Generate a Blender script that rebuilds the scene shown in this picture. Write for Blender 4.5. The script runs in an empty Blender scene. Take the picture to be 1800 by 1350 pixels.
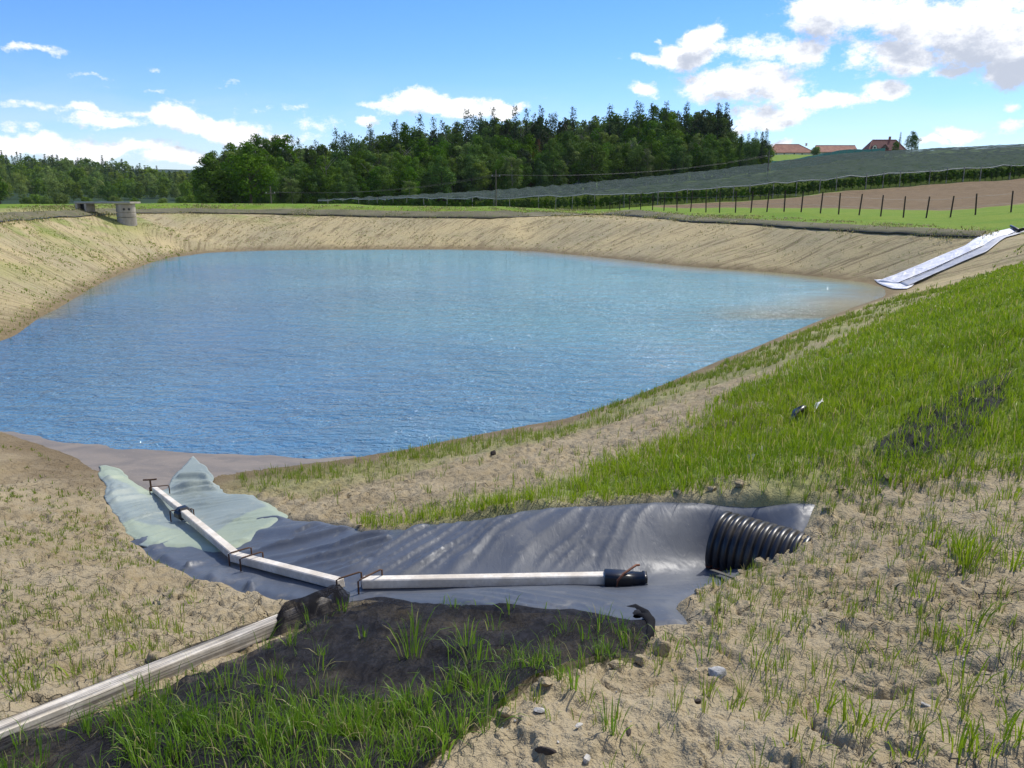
import bpy, math, random
import numpy as np
from mathutils import Vector, Matrix
from mathutils.geometry import delaunay_2d_cdt

random.seed(7)
RNG = np.random.default_rng(11)
SC = bpy.context.scene
COL = SC.collection
F = 1334.0                       # focal length in photograph pixels (1800 wide)
PITCH = math.atan(330 / F)
COSP, SINP = math.cos(PITCH), math.sin(PITCH)
WATER_Z = -3.2

# ------------------------------------------------------------------ surveying helpers
def ray(u, v):
    a = (u - 900) / F; b = (675 - v) / F
    return np.array([a, COSP + b * SINP, -SINP + b * COSP])
def PZ(u, v, z):
    d = ray(u, v); t = z / d[2]
    return np.array([d[0] * t, d[1] * t, z])
def PD(u, v, y):
    d = ray(u, v); t = y / d[1]
    return d * t

# ------------------------------------------------------------------ numpy noise
def _hash(ix, iy, seed):
    h = (ix.astype(np.int64) * 374761393 + iy.astype(np.int64) * 668265263 + seed * 1442695041) & 0xFFFFFFFF
    h = ((h ^ (h >> 13)) * 1274126177) & 0xFFFFFFFF
    h = (h ^ (h >> 16)) & 0xFFFFFFFF
    return h.astype(np.float64) / 4294967295.0
def vnoise(x, y, seed=0):
    x = np.asarray(x, float); y = np.asarray(y, float)
    ix = np.floor(x); iy = np.floor(y); fx = x - ix; fy = y - iy
    sx = fx * fx * fx * (fx * (fx * 6 - 15) + 10); sy = fy * fy * fy * (fy * (fy * 6 - 15) + 10)
    a = _hash(ix, iy, seed); b = _hash(ix + 1, iy, seed); c = _hash(ix, iy + 1, seed); d = _hash(ix + 1, iy + 1, seed)
    return (a + (b - a) * sx) * (1 - sy) + (c + (d - c) * sx) * sy
def fbm(x, y, seed=0, oct=4, lac=2.1, gain=0.5):
    s = 0; amp = 1; tot = 0
    for i in range(oct):
        s = s + amp * vnoise(x * 1.0, y * 1.0, seed + i * 17); tot += amp
        x, y = (x * 0.8 - y * 0.6) * lac, (x * 0.6 + y * 0.8) * lac; amp *= gain
    return s / tot
def worley(x, y, seed=0):
    """second minus first nearest distance: small along the borders of the cells"""
    ix = np.floor(x); iy = np.floor(y)
    f1 = np.full(x.shape, 9.0); f2 = np.full(x.shape, 9.0)
    for dx in (-1, 0, 1):
        for dy in (-1, 0, 1):
            cx = ix + dx; cy = iy + dy
            px = cx + _hash(cx, cy, seed); py = cy + _hash(cx, cy, seed + 5)
            d = np.hypot(px - x, py - y)
            f2 = np.where(d < f1, f1, np.minimum(f2, d)); f1 = np.minimum(f1, d)
    return f2 - f1
def sstep(a, b, x):
    t = np.clip((x - a) / (b - a), 0, 1); return t * t * (3 - 2 * t)

def inpoly(x, y, poly):
    poly = np.asarray(poly)[:, :2]; inside = np.zeros(np.shape(x), bool); n = len(poly); j = n - 1
    for i in range(n):
        xi, yi = poly[i]; xj, yj = poly[j]
        c = ((yi > y) != (yj > y)) & (x < (xj - xi) * (y - yi) / (yj - yi + 1e-12) + xi)
        inside ^= c; j = i
    return inside
def polydist(x, y, poly, closed=True):
    """distance to a polyline, and the length along it at the nearest point"""
    poly = np.asarray(poly)[:, :2]; n = len(poly)
    best = np.full(np.shape(x), 1e9); arc = np.zeros(np.shape(x)); run = 0.0
    for i in range(n if closed else n - 1):
        a = poly[i]; b = poly[(i + 1) % n]; ab = b - a; L2 = ab @ ab + 1e-12; L = math.sqrt(L2)
        t = np.clip(((x - a[0]) * ab[0] + (y - a[1]) * ab[1]) / L2, 0, 1)
        d = np.hypot(x - a[0] - t * ab[0], y - a[1] - t * ab[1])
        m = d < best; best = np.where(m, d, best); arc = np.where(m, run + t * L, arc); run += L
    return best, arc
def sdist(x, y, poly):
    d, _ = polydist(x, y, poly); return np.where(inpoly(x, y, poly), -d, d)

# ------------------------------------------------------------------ mesh and object helpers
def np_mesh(name, V, quads=None, tris=None, smooth=True, attrs=None, mat_index=None):
    me = bpy.data.meshes.new(name)
    V = np.asarray(V, np.float32); me.vertices.add(len(V)); me.vertices.foreach_set('co', V.ravel())
    q = np.zeros((0, 4), np.int32) if quads is None else np.asarray(quads, np.int32).reshape(-1, 4)
    t = np.zeros((0, 3), np.int32) if tris is None else np.asarray(tris, np.int32).reshape(-1, 3)
    me.loops.add(q.size + t.size); me.polygons.add(len(q) + len(t))
    me.loops.foreach_set('vertex_index', np.concatenate([q.ravel(), t.ravel()]))
    st = np.concatenate([np.arange(len(q)) * 4, q.size + np.arange(len(t)) * 3]).astype(np.int32)
    me.polygons.foreach_set('loop_start', st)
    me.polygons.foreach_set('use_smooth', np.full(len(st), smooth, bool))
    if attrs:
        for k, a in attrs.items():
            a = np.asarray(a, np.float32)
            if a.ndim == 1:
                me.attributes.new(k, 'FLOAT', 'POINT').data.foreach_set('value', a)
            else:
                me.attributes.new(k, 'FLOAT_VECTOR', 'POINT').data.foreach_set('vector', a.ravel())
    me.update(calc_edges=True); me.validate()
    return me
def tag(o, label=None, cat=None, group=None, kind=None):
    if label: o['label'] = label
    if cat: o['category'] = cat
    if group: o['group'] = group
    if kind: o['kind'] = kind
    return o
def obj(name, me, mat=None, parent=None):
    o = bpy.data.objects.new(name, me)
    if mat is not None and me is not None and not me.materials: me.materials.append(mat)
    COL.objects.link(o)
    if parent is not None: o.parent = parent
    return o
def thing(name, label, cat, loc=(0, 0, 0), rz=0, group=None):
    o = obj(name, None); o.location = loc; o.rotation_euler = (0, 0, rz); o.empty_display_size = 0.2
    return tag(o, label, cat, group)
def dup(root, loc, rz, scale=None, label=None, group=None):
    r = root.copy(); COL.objects.link(r); r.location = loc; r.rotation_euler = (0, 0, rz)
    if scale is not None: r.scale = scale
    if label: r['label'] = label
    if group: r['group'] = group
    for ch in list(root.children):
        c = ch.copy(); COL.objects.link(c); c.parent = r
        for g in list(ch.children):
            d = g.copy(); COL.objects.link(d); d.parent = c
    return r

class MB:
    """collects shapes into one mesh"""
    def __init__(s): s.V = []; s.Q = []; s.T = []; s.n = 0
    def add(s, V, Q=(), T=()):
        V = np.asarray(V, float).reshape(-1, 3)
        s.V.append(V)
        if len(Q): s.Q.append(np.asarray(Q).reshape(-1, 4) + s.n)
        if len(T): s.T.append(np.asarray(T).reshape(-1, 3) + s.n)
        s.n += len(V)
    def grid(s, P, closed_u=False, closed_v=False):
        P = np.asarray(P, float); a, b = P.shape[:2]
        I = np.arange(a * b).reshape(a, b)
        if closed_u: I = np.vstack([I, I[:1]])
        if closed_v: I = np.hstack([I, I[:, :1]])
        q = np.stack([I[:-1, :-1], I[1:, :-1], I[1:, 1:], I[:-1, 1:]], -1).reshape(-1, 4)
        s.add(P.reshape(-1, 3), q)
    def tube(s, pts, r, seg=8, cap=True):
        pts = [Vector(p) for p in pts]; n = len(pts)
        rr = [r] * n if np.isscalar(r) else list(r)
        up = Vector((0.13, 0.21, 0.97)); rings = []
        for i, p in enumerate(pts):
            t = (pts[min(i + 1, n - 1)] - pts[max(i - 1, 0)]).normalized()
            a = t.cross(up)
            if a.length < 1e-3: a = t.cross(Vector((1, 0, 0)))
            a.normalize(); b = a.cross(t).normalized()
            rings.append([p + (a * math.cos(k * 2 * math.pi / seg) + b * math.sin(k * 2 * math.pi / seg)) * rr[i] for k in range(seg)])
        n0 = s.n
        s.grid(np.array([[list(q) for q in ring] for ring in rings]), closed_v=True)
        if cap:
            for ring, rev in ((rings[0], False), (rings[-1], True)):
                c = np.mean([list(q) for q in ring], axis=0)
                T = [(0, k + 1, (k + 1) % seg + 1) if rev else (0, (k + 1) % seg + 1, k + 1) for k in range(seg)]
                s.add([c] + [list(q) for q in ring], T=T)
    def box(s, c, size, M=None, bev=0.0):
        """box with chamfered edges; M is an optional 3x3 orientation"""
        x, y, z = [k / 2 for k in size]; b = min(bev, 0.45 * min(size))
        M = np.eye(3) if M is None else np.asarray(M)
        if b <= 0:
            V = np.array([[i, j, k] for i in (-x, x) for j in (-y, y) for k in (-z, z)])
            Q = [(0, 1, 3, 2), (4, 6, 7, 5), (0, 4, 5, 1), (2, 3, 7, 6), (0, 2, 6, 4), (1, 5, 7, 3)]
            s.add(V @ M.T + np.asarray(c), Q); return
        V = []; idx = {}
        for i in (-1, 1):
            for j in (-1, 1):
                for k in (-1, 1):
                    for ax in range(3):
                        p = [i * x, j * y, k * z]
                        for o in range(3):
                            if o != ax: p[o] -= (i, j, k)[o] * b
                        idx[(i, j, k, ax)] = len(V); V.append(p)
        Q = []; T = []
        g = lambda t, ax: idx[(t[0], t[1], t[2], ax)]
        for ax in range(3):
            o1, o2 = (ax + 1) % 3, (ax + 2) % 3
            for sg in (-1, 1):
                loop = []
                for a, c2 in ((-1, -1), (1, -1), (1, 1), (-1, 1)):
                    t = [0, 0, 0]; t[ax] = sg; t[o1] = a; t[o2] = c2; loop.append(g(t, ax))
                Q.append(loop if sg > 0 else loop[::-1])
        for ax in range(3):                                # edge strips along ax
            o1, o2 = (ax + 1) % 3, (ax + 2) % 3
            for a in (-1, 1):
                for c2 in (-1, 1):
                    t0 = [0, 0, 0]; t0[ax] = -1; t0[o1] = a; t0[o2] = c2
                    t1 = list(t0); t1[ax] = 1
                    lp = [g(t0, o1), g(t1, o1), g(t1, o2), g(t0, o2)]
                    Q.append(lp if a * c2 > 0 else lp[::-1])
        for i in (-1, 1):
            for j in (-1, 1):
                for k in (-1, 1):
                    lp = [idx[(i, j, k, 0)], idx[(i, j, k, 1)], idx[(i, j, k, 2)]]
                    T.append(lp if i * j * k > 0 else lp[::-1])
        s.add(np.array(V) @ M.T + np.asarray(c), Q, T)
    def beam(s, a, b, w, h, bev=0.0, ext=0.0, roll=0.0):
        a = np.asarray(a, float); b = np.asarray(b, float); d = b - a; L = np.linalg.norm(d); t = d / L
        side = np.cross(t, [0, 0, 1]); side /= np.linalg.norm(side); up = np.cross(side, t)
        if roll:
            side, up = side * math.cos(roll) + up * math.sin(roll), up * math.cos(roll) - side * math.sin(roll)
        M = np.stack([t, side, up], 1) if np.dot(np.cross(t, side), up) > 0 else np.stack([t, -side, up], 1)
        s.box((a + b) / 2, (L + ext, w, h), M, bev)
    def mesh(s, name, smooth=False, attrs=None):
        return np_mesh(name, np.vstack(s.V), np.vstack(s.Q) if s.Q else None, np.vstack(s.T) if s.T else None, smooth, attrs)
    def build(s, name, mat, parent=None, smooth=False):
        return obj(name, s.mesh(name, smooth), mat, parent)

# ------------------------------------------------------------------ node helpers
class NT:
    def __init__(s, name):
        s.m = bpy.data.materials.new(name); s.m.use_nodes = True; s.t = s.m.node_tree; s.t.nodes.clear()
        s.out = s.t.nodes.new('ShaderNodeOutputMaterial')
    def n(s, typ, ins=None, **kw):
        nd = s.t.nodes.new(typ)
        for k, v in kw.items(): setattr(nd, k, v)
        if ins:
            for k, v in ins.items(): s.set(nd, k, v)
        return nd
    def set(s, nd, k, v):
        sock = nd.inputs[k]
        if isinstance(v, bpy.types.NodeSocket): s.t.links.new(v, sock)
        elif isinstance(v, (tuple, list)) and len(v) == 3 and sock.type == 'RGBA': sock.default_value = (*v, 1)
        else: sock.default_value = v
    def pos(s): return s.n('ShaderNodeNewGeometry').outputs['Position']
    def objc(s): return s.n('ShaderNodeTexCoord').outputs['Object']
    def attr(s, name, out='Fac'): return s.n('ShaderNodeAttribute', attribute_name=name).outputs[out]
    def noise(s, vec, scale, detail=3, rough=0.55, dist=0.0):
        return s.n('ShaderNodeTexNoise', {'Vector': vec, 'Scale': scale, 'Detail': detail, 'Roughness': rough, 'Distortion': dist}).outputs['Fac']
    def math(s, op, a, b=0.0, clamp=False):
        nd = s.n('ShaderNodeMath', operation=op, use_clamp=clamp); s.set(nd, 0, a); s.set(nd, 1, b); return nd.outputs[0]
    def rng(s, v, a, b, c=0.0, d=1.0, smooth=True):
        nd = s.n('ShaderNodeMapRange', {'Value': v, 'From Min': a, 'From Max': b, 'To Min': c, 'To Max': d})
        nd.interpolation_type = 'SMOOTHSTEP' if smooth else 'LINEAR'; return nd.outputs['Result']
    def mix(s, f, a, b, mode='MIX'):
        nd = s.n('ShaderNodeMix', data_type='RGBA', blend_type=mode)
        s.set(nd, 0, f); s.set(nd, 6, a); s.set(nd, 7, b); return nd.outputs[2]
    def scale(s, vec, xyz):
        nd = s.n('ShaderNodeVectorMath', operation='MULTIPLY'); s.set(nd, 0, vec); nd.inputs[1].default_value = xyz; return nd.outputs[0]
    def bump(s, h, strength=0.5, dist=0.02, normal=None):
        nd = s.n('ShaderNodeBump', {'Height': h, 'Strength': strength, 'Distance': dist})
        if normal is not None: s.set(nd, 'Normal', normal)
        return nd.outputs[0]
    def bsdf(s, **kw):
        nd = s.n('ShaderNodeBsdfPrincipled')
        for k, v in kw.items(): s.set(nd, {'color': 'Base Color', 'rough': 'Roughness', 'normal': 'Normal', 'metal': 'Metallic', 'spec': 'Specular IOR Level', 'ior': 'IOR', 'alpha': 'Alpha'}.get(k, k), v)
        return nd.outputs[0]
    def done(s, shader):
        s.t.links.new(shader, s.out.inputs['Surface']); return s.m
def lin(r, g, b):
    f = lambda c: c / 12.92 if c <= 0.04045 else ((c + 0.055) / 1.055) ** 2.4
    return (f(r / 255), f(g / 255), f(b / 255))
def simple(name, col, rough=0.6, var=0.25, scale=8.0, bump=0.2, bdist=0.01, col2=None, spec=0.4, metal=0.0, stretch=(1, 1, 1)):
    t = NT(name); p = t.scale(t.objc(), stretch)
    n1 = t.noise(p, scale, 5); n2 = t.noise(p, scale * 7, 3)
    c2 = col2 or tuple(k * (1 - var) for k in col)
    c = t.mix(t.rng(n1, 0.35, 0.65), col, c2)
    c = t.mix(t.math('MULTIPLY', t.rng(n2, 0.3, 0.7), 0.35), c, tuple(k * (1 - var) for k in c2))
    return t.done(t.bsdf(color=c, rough=rough, spec=spec, metal=metal, normal=t.bump(t.math('ADD', n1, n2), bump, bdist)))
# ------------------------------------------------------------------ the shape of the land
def pzs(lst, z): return [PZ(u, v, z) for u, v in lst]
SHORE_PX = [(0, 757), (60, 778), (130, 802), (168, 828), (225, 842), (258, 868), (292, 862), (345, 826), (440, 832), (520, 820), (600, 808),
            (700, 792), (800, 772), (900, 752), (1000, 735), (1100, 703), (1200, 665), (1300, 622), (1400, 580), (1480, 548), (1560, 520),
            (1592, 508), (1555, 497), (1480, 490), (1400, 482), (1200, 468), (1060, 453), (1000, 447), (930, 441), (800, 438), (600, 438),
            (430, 440), (340, 444), (280, 455), (215, 478), (150, 510), (80, 552), (30, 590), (0, 612)]
SHORE = pzs(SHORE_PX, WATER_Z) + [np.array([x, y, WATER_Z]) for x, y in ((-12.6, 14.2), (-11.8, 12.2), (-9.5, 10.9))]
NETLINE = [PZ(u, v, z) for u, v, z in ((-170, 407, -1.02), (0, 391, -1.06), (88, 384, -1.1), (181, 379, -1.12), (240, 376.5, -1.18), (330, 376, -1.27),
           (480, 378, -1.36), (624, 381, -1.42), (860, 384, -1.5), (932, 381, -1.42), (1059, 378.5, -1.42), (1197, 389, -1.42), (1330, 395, -1.42),
           (1511, 406, -1.46), (1725, 417, -1.5))]
CREST = [PZ(u, v, z) for u, v, z in ((-160, 376, -0.62), (0, 367, -0.58), (110, 363, -0.58), (181, 362, -0.63), (240, 361, -0.66), (330, 361, -0.69), (400, 361, -0.70), (620, 363, -0.75),
         (860, 365, -0.84), (1000, 369, -1.12), (1120, 373, -1.18), (1250, 379, -1.2), (1400, 387.5, -1.24), (1520, 394, -1.27), (1740, 404, -1.3))]
CREST_OUT = [PZ(u, v, z) for u, v, z in ((-200, 366, -0.55), (0, 358.5, -0.52), (300, 356.5, -0.54), (620, 358, -0.6), (860, 361, -0.74))]
CH_BOT = [PZ(u, v, z) for u, v, z in ((276, 868, -3.17), (298, 893, -3.02), (325, 920, -2.83), (410, 990, -2.52), (500, 1018, -2.4), (600, 1042, -2.3), (830, 1036, -2.27), (1060, 1030, -2.25), (1250, 1012, -2.3))]
CH_UP = [PZ(u, v, z) for u, v, z in ((385, 872, -2.95), (500, 912, -2.52), (650, 932, -2.27), (780, 918, -2.14), (940, 894, -2.03), (1240, 882, -1.93), (1430, 884, -1.82))]
CH_LEFT = [PZ(u, v, z) for u, v, z in ((180, 828, -3.15), (196, 880, -2.98), (222, 940, -2.76), (275, 985, -2.58), (370, 1024, -2.43), (480, 1052, -2.3), (555, 1060, -2.24))]
INLET = [PZ(u, v, -3.28) for u, v in ((240, 838), (262, 856), (285, 850), (310, 836))]
CH_NEAR = [PZ(u, v, z) for u, v, z in ((650, 1052, -2.25), (760, 1050, -2.12), (880, 1042, -2.02), (1000, 1055, -2.0), (1150, 1068, -1.97), (1212, 1095, -1.9))]
BEAM1 = [PZ(u, v, z) for u, v, z in ((-60, 1322, -1.76), (300, 1190, -1.98), (585, 1068, -2.24))]
pts = []; edges = []
def addline(L, closed=False, con=True):
    i0 = len(pts); pts.extend(L)
    if con:
        for k in range(len(L) - 1 + (1 if closed else 0)): edges.append((i0 + k, i0 + (k + 1) % len(L)))
addline(SHORE, True); addline(NETLINE); addline(CREST); addline(CREST_OUT); addline(CH_BOT); addline(CH_UP); addline(CH_LEFT); addline(CH_NEAR); addline(BEAM1); addline(INLET, con=False)
addline([np.array(p, float) for p in ((-2, 14, -4.2), (-6, 18, -5), (3, 22, -5), (7, 26, -4.6), (-10, 30, -5), (0, 36, -5), (4, 35, -5), (-12, 36, -4.4), (-8, 14, -4.2))], con=False)
# the near bank: soil under and round the camera, the green slope on the right
addline([PZ(u, v, z) for u, v, z in ((1296, 1018, -2.12), (1340, 996, -2.04), (1390, 980, -1.98), (1438, 962, -1.90), (1360, 1040, -1.86), (1240, 866, -1.9), (1620, 830, -1.74), (1800, 820, -1.62), (1800, 1000, -1.55),
        (1800, 1160, -1.5), (1500, 1100, -1.66), (1250, 1180, -1.74), (900, 1150, -1.86), (720, 1250, -1.8), (450, 1300, -1.72), (900, 1350, -1.66), (1800, 1350, -1.5),
        (1400, 1350, -1.58), (0, 1350, -1.72), (100, 1150, -2.05), (0, 1000, -2.4), (0, 850, -2.93), (150, 930, -2.72), (250, 1080, -2.3), (560, 960, -2.4),
        (700, 860, -2.62), (1000, 800, -2.5))], con=False)
addline([np.array(p, float) for p in ((3.4, 5.4, -1.62), (5.0, 7.2, -1.32), (7.6, 10.2, -1.28), (11.4, 14.8, -1.26), (14.9, 18.8, -1.26), (18.6, 23.2, -1.3), (20.5, 27.5, -1.3))])
addline([np.array(p, float) for p in ((-1.2, 0.4, -1.62), (0, 0, -1.62), (1.5, 0.3, -1.5), (3.2, 1.2, -1.42), (5.5, 2.0, -1.3), (0, -3, -1.6), (6, -4, -1.3), (-6, -3, -1.6), (-4, 1, -1.72),
        (-7, 4, -2.0), (-9.5, 7.5, -2.2), (-15, 9, -1.6), (-17, 14, -1.5), (-18.5, 12, -0.9), (-21, 20, -0.8), (-12, 4, -1.3), (25, 20, -1.3), (14, 8, -1.28), (22, 8, -1.4),
        (-24, 14, -0.6), (-30, 24, -0.7), (-14, -4, -1.5), (18, -6, -1.5))], con=False)
# beyond the dam: meadow, ploughed field, orchard hill, wood and the hills of the valley
addline([PD(u, v, y) for u, v, y in ((1100, 369, 58), (1250, 366, 68), (1482, 367, 70), (1655, 370, 66), (1800, 358, 62), (1800, 372, 44), (1650, 386, 44), (1400, 373, 46), (1950, 362, 46),
        (2300, 380, 40), (900, 372, 60), (760, 374, 64),
        (1015, 368, 150), (1183, 363.5, 150), (1280, 355, 150), (1445, 341, 150), (1569, 331, 150), (1800, 315, 150), (2100, 292, 150), (2700, 270, 150), (640, 372, 165), (760, 371, 155),
        (640, 368, 190), (760, 360, 205), (900, 349, 215), (1000, 339, 222), (1150, 324, 230), (1250, 313, 236), (1350, 301, 240), (1100, 330, 290), (800, 346, 290),
        (1450, 286, 300), (1555, 277, 340), (1700, 270, 345), (1800, 266, 345), (2200, 240, 350), (1350, 271, 400), (1450, 271, 400), (1560, 271, 400), (1700, 262, 420), (1900, 255, 430),
        (1350, 280, 520), (1700, 280, 560), (2300, 262, 560), (1000, 330, 420)
        )], con=False)
addline([np.array(p, float) for p in ((-40, 70, -4.5), (-10, 75, -3.6), (12, 80, -3.2), (-60, 45, -4), (-45, 20, -4), (-80, 120, -7), (-30, 120, -6), (-120, 60, -6), (-60, 180, -4), (-110, 230, -4),
        (-60, 260, -3), (-200, 140, -6), (-60, 0, -5), (60, 0, -2), (70, 30, -1), (40, -40, -2), (-40, -40, -4), (0, -120, -3), (-300, 0, -6), (300, 0, 6), (160, 60, 5), (90, 60, 0.5), (60, 56, -0.8)
        )], con=False)
addline([PD(u, v, y) for u, v, y in ((-300, 352, 300), (0, 353, 300), (180, 353, 300), (350, 352, 300), (-500, 310, 640), (-200, 306, 640), (0, 303, 640), (80, 313, 640), (150, 309, 640), (200, 320, 640), (250, 333, 640),
        (300, 342, 640), (400, 347, 640), (0, 330, 460), (160, 334, 460), (300, 345, 460), (-400, 330, 460), (500, 346, 900), (200, 345, 1000), (-300, 330, 1000),
        (-900, 300, 2500), (0, 297, 2500), (330, 297.5, 2500), (420, 303, 2500), (600, 301, 2500), (900, 300, 2500), (1500, 300, 2500), (3000, 300, 2500), (300, 340, 1700), (900, 340, 1700), (0, 340, 1700))], con=False)
addline([np.array(p, float) for p in ((-3500, 3600, 30), (3500, 3600, 30), (-3500, -600, 0), (3500, -600, 20), (-3500, 800, 40), (3500, 800, 60), (0, -600, -3), (0, 3600, 60))], con=False)

P3 = np.array(pts)
cv, ce, cf, _, _, _ = delaunay_2d_cdt([Vector((p[0], p[1])) for p in P3], edges, [], 0, 1e-4)
CV = np.array([(v.x, v.y) for v in cv])
CZ = np.empty(len(CV))
for i, c in enumerate(CV):                                     # z of the input point (crossing edges: nearest ones)
    d = np.hypot(P3[:, 0] - c[0], P3[:, 1] - c[1]); k = np.argsort(d)[:3]
    CZ[i] = P3[k[0], 2] if d[k[0]] < 1e-3 else np.average(P3[k, 2], weights=1 / (d[k] + 1e-6))
def raster(x0, x1, y0, y1, st):
    xs = np.arange(x0, x1 + st, st); ys = np.arange(y0, y1 + st, st); Z = np.full((len(ys), len(xs)), -3.0)
    for tri in cf:
        a, b, c = (CV[i] for i in tri); za, zb, zc = (CZ[i] for i in tri)
        i0 = max(int((min(a[0], b[0], c[0]) - x0) / st), 0); i1 = min(int((max(a[0], b[0], c[0]) - x0) / st) + 2, len(xs))
        j0 = max(int((min(a[1], b[1], c[1]) - y0) / st), 0); j1 = min(int((max(a[1], b[1], c[1]) - y0) / st) + 2, len(ys))
        if i1 <= i0 or j1 <= j0: continue
        X, Y = np.meshgrid(xs[i0:i1], ys[j0:j1]); det = (b[0] - a[0]) * (c[1] - a[1]) - (c[0] - a[0]) * (b[1] - a[1])
        if abs(det) < 1e-9: continue
        w1 = ((X - a[0]) * (c[1] - a[1]) - (c[0] - a[0]) * (Y - a[1])) / det
        w2 = ((b[0] - a[0]) * (Y - a[1]) - (X - a[0]) * (b[1] - a[1])) / det
        m = (w1 >= -1e-6) & (w2 >= -1e-6) & (w1 + w2 <= 1 + 1e-6)
        sub = Z[j0:j1, i0:i1]; sub[m] = (za + w1 * (zb - za) + w2 * (zc - za))[m]
    return Z
def blur(Z, sig):
    r = int(3 * sig) + 1; k = np.exp(-0.5 * (np.arange(-r, r + 1) / sig) ** 2); k /= k.sum()
    Zp = np.pad(Z, ((r, r), (0, 0)), mode='edge'); Z = sum(k[i] * Zp[i:i + Z.shape[0]] for i in range(2 * r + 1))
    Zp = np.pad(Z, ((0, 0), (r, r)), mode='edge'); return sum(k[i] * Zp[:, i:i + Z.shape[1]] for i in range(2 * r + 1))
G0 = (-9.0, 9.0, -2.0, 14.0, 0.05); G1 = (-70.0, 70.0, -20.0, 90.0, 0.25); G2 = (-3600.0, 3600.0, -620.0, 3700.0, 8.0)
Z0 = blur(raster(*G0), 2.2); Z1 = blur(raster(*G1), 1.6); Z2 = blur(raster(*G2), 1.0)
def bil(Z, G, x, y):
    fx = np.clip((x - G[0]) / G[4], 0, Z.shape[1] - 1.001); fy = np.clip((y - G[2]) / G[4], 0, Z.shape[0] - 1.001)
    i = fx.astype(int); j = fy.astype(int); fx = fx - i; fy = fy - j
    return (Z[j, i] * (1 - fx) + Z[j, i + 1] * fx) * (1 - fy) + (Z[j + 1, i] * (1 - fx) + Z[j + 1, i + 1] * fx) * fy
def inset(G, x, y): return np.minimum(np.minimum(x - G[0], G[1] - x), np.minimum(y - G[2], G[3] - y))
def base(x, y):
    x = np.asarray(x, float); y = np.asarray(y, float)
    z = bil(Z2, G2, x, y)
    w = sstep(0.5, 14, inset(G1, x, y)); z = z * (1 - w) + bil(Z1, G1, x, y) * w
    w = sstep(0.1, 2.0, inset(G0, x, y)); return z * (1 - w) + bil(Z0, G0, x, y) * w
def hit(u, v, lift=0.0, far=900.0):
    """where the line of sight through a photograph pixel meets the land"""
    d = ray(u, v); d = d / np.linalg.norm(d); t = np.geomspace(1.0, far, 6000)
    P = d[None] * t[:, None]; below = P[:, 2] < base(P[:, 0], P[:, 1]) + lift
    k = int(np.argmax(below)) if below.any() else len(t) - 1
    return P[k]
def hits(lst, lift=0.0): return [hit(u, v, lift) for u, v in lst]
def smooth_line(P, step, jit=0.0, seed=3, closed=False):
    P = [np.asarray(p, float) for p in P]
    if closed: P = P + [P[0]]
    out = []
    for a, b in zip(P[:-1], P[1:]):
        n = max(1, int(round(np.linalg.norm(b[:2] - a[:2]) / step)))
        for k in range(n): out.append(a + (b - a) * k / n)
    if not closed: out.append(P[-1])
    out = np.array(out)
    if jit:
        s = np.arange(len(out)) * step
        out[:, 0] += (fbm(s * 3, s * 0 + 1.7, seed, 4) - 0.5) * 2 * jit; out[:, 1] += (fbm(s * 3, s * 0 + 9.1, seed + 3, 4) - 0.5) * 2 * jit
    return out

# outlines on the ground
GREEN_LINER = smooth_line(hits([(172, 824), (182, 852), (186, 880), (200, 905), (222, 938), (245, 960), (300, 966), (372, 975), (408, 972), (455, 945), (508, 910), (478, 884), (440, 872), (398, 868), (385, 862), (372, 838), (344, 822), (318, 835), (298, 850), (288, 864), (264, 866), (238, 852), (210, 832), (185, 824)]), 0.1, 0.05, 5, True)
BLACK_LINER = smooth_line(hits([(226, 948), (262, 982), (318, 1006), (342, 1020), (400, 1030), (440, 1046), (492, 1058), (560, 1062), (600, 1062), (650, 1056), (760, 1066), (880, 1076), (1000, 1082), (1100, 1098), (1168, 1100), (1222, 1099), (1206, 1078), (1192, 1066), (1215, 1046), (1248, 1036), (1284, 1022), (1326, 992), (1376, 968), (1412, 934), (1424, 905), (1438, 882), (1330, 887), (1240, 877), (1100, 881), (1000, 886), (935, 892), (860, 906), (786, 916), (735, 924), (655, 933), (610, 924), (560, 914), (516, 912), (470, 900), (440, 920), (400, 945), (300, 940)]), 0.08, 0.035, 9, True)
SHADE_NET = smooth_line(hits([(588, 1074), (640, 1062), (700, 1054), (790, 1044), (860, 1038), (960, 1050), (1050, 1062), (1118, 1064), (1150, 1086), (1146, 1122), (1118, 1168), (1052, 1168), (1000, 1186), (940, 1208), (905, 1246), (850, 1290), (800, 1312), (752, 1352), (700, 1420), (200, 1440), (-120, 1400), (-80, 1345), (0, 1318), (150, 1272), (300, 1222), (440, 1160), (540, 1104)]), 0.08, 0.04, 15, True)
BEAMS_XY = [p[:2] for p in BEAM1]
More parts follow.
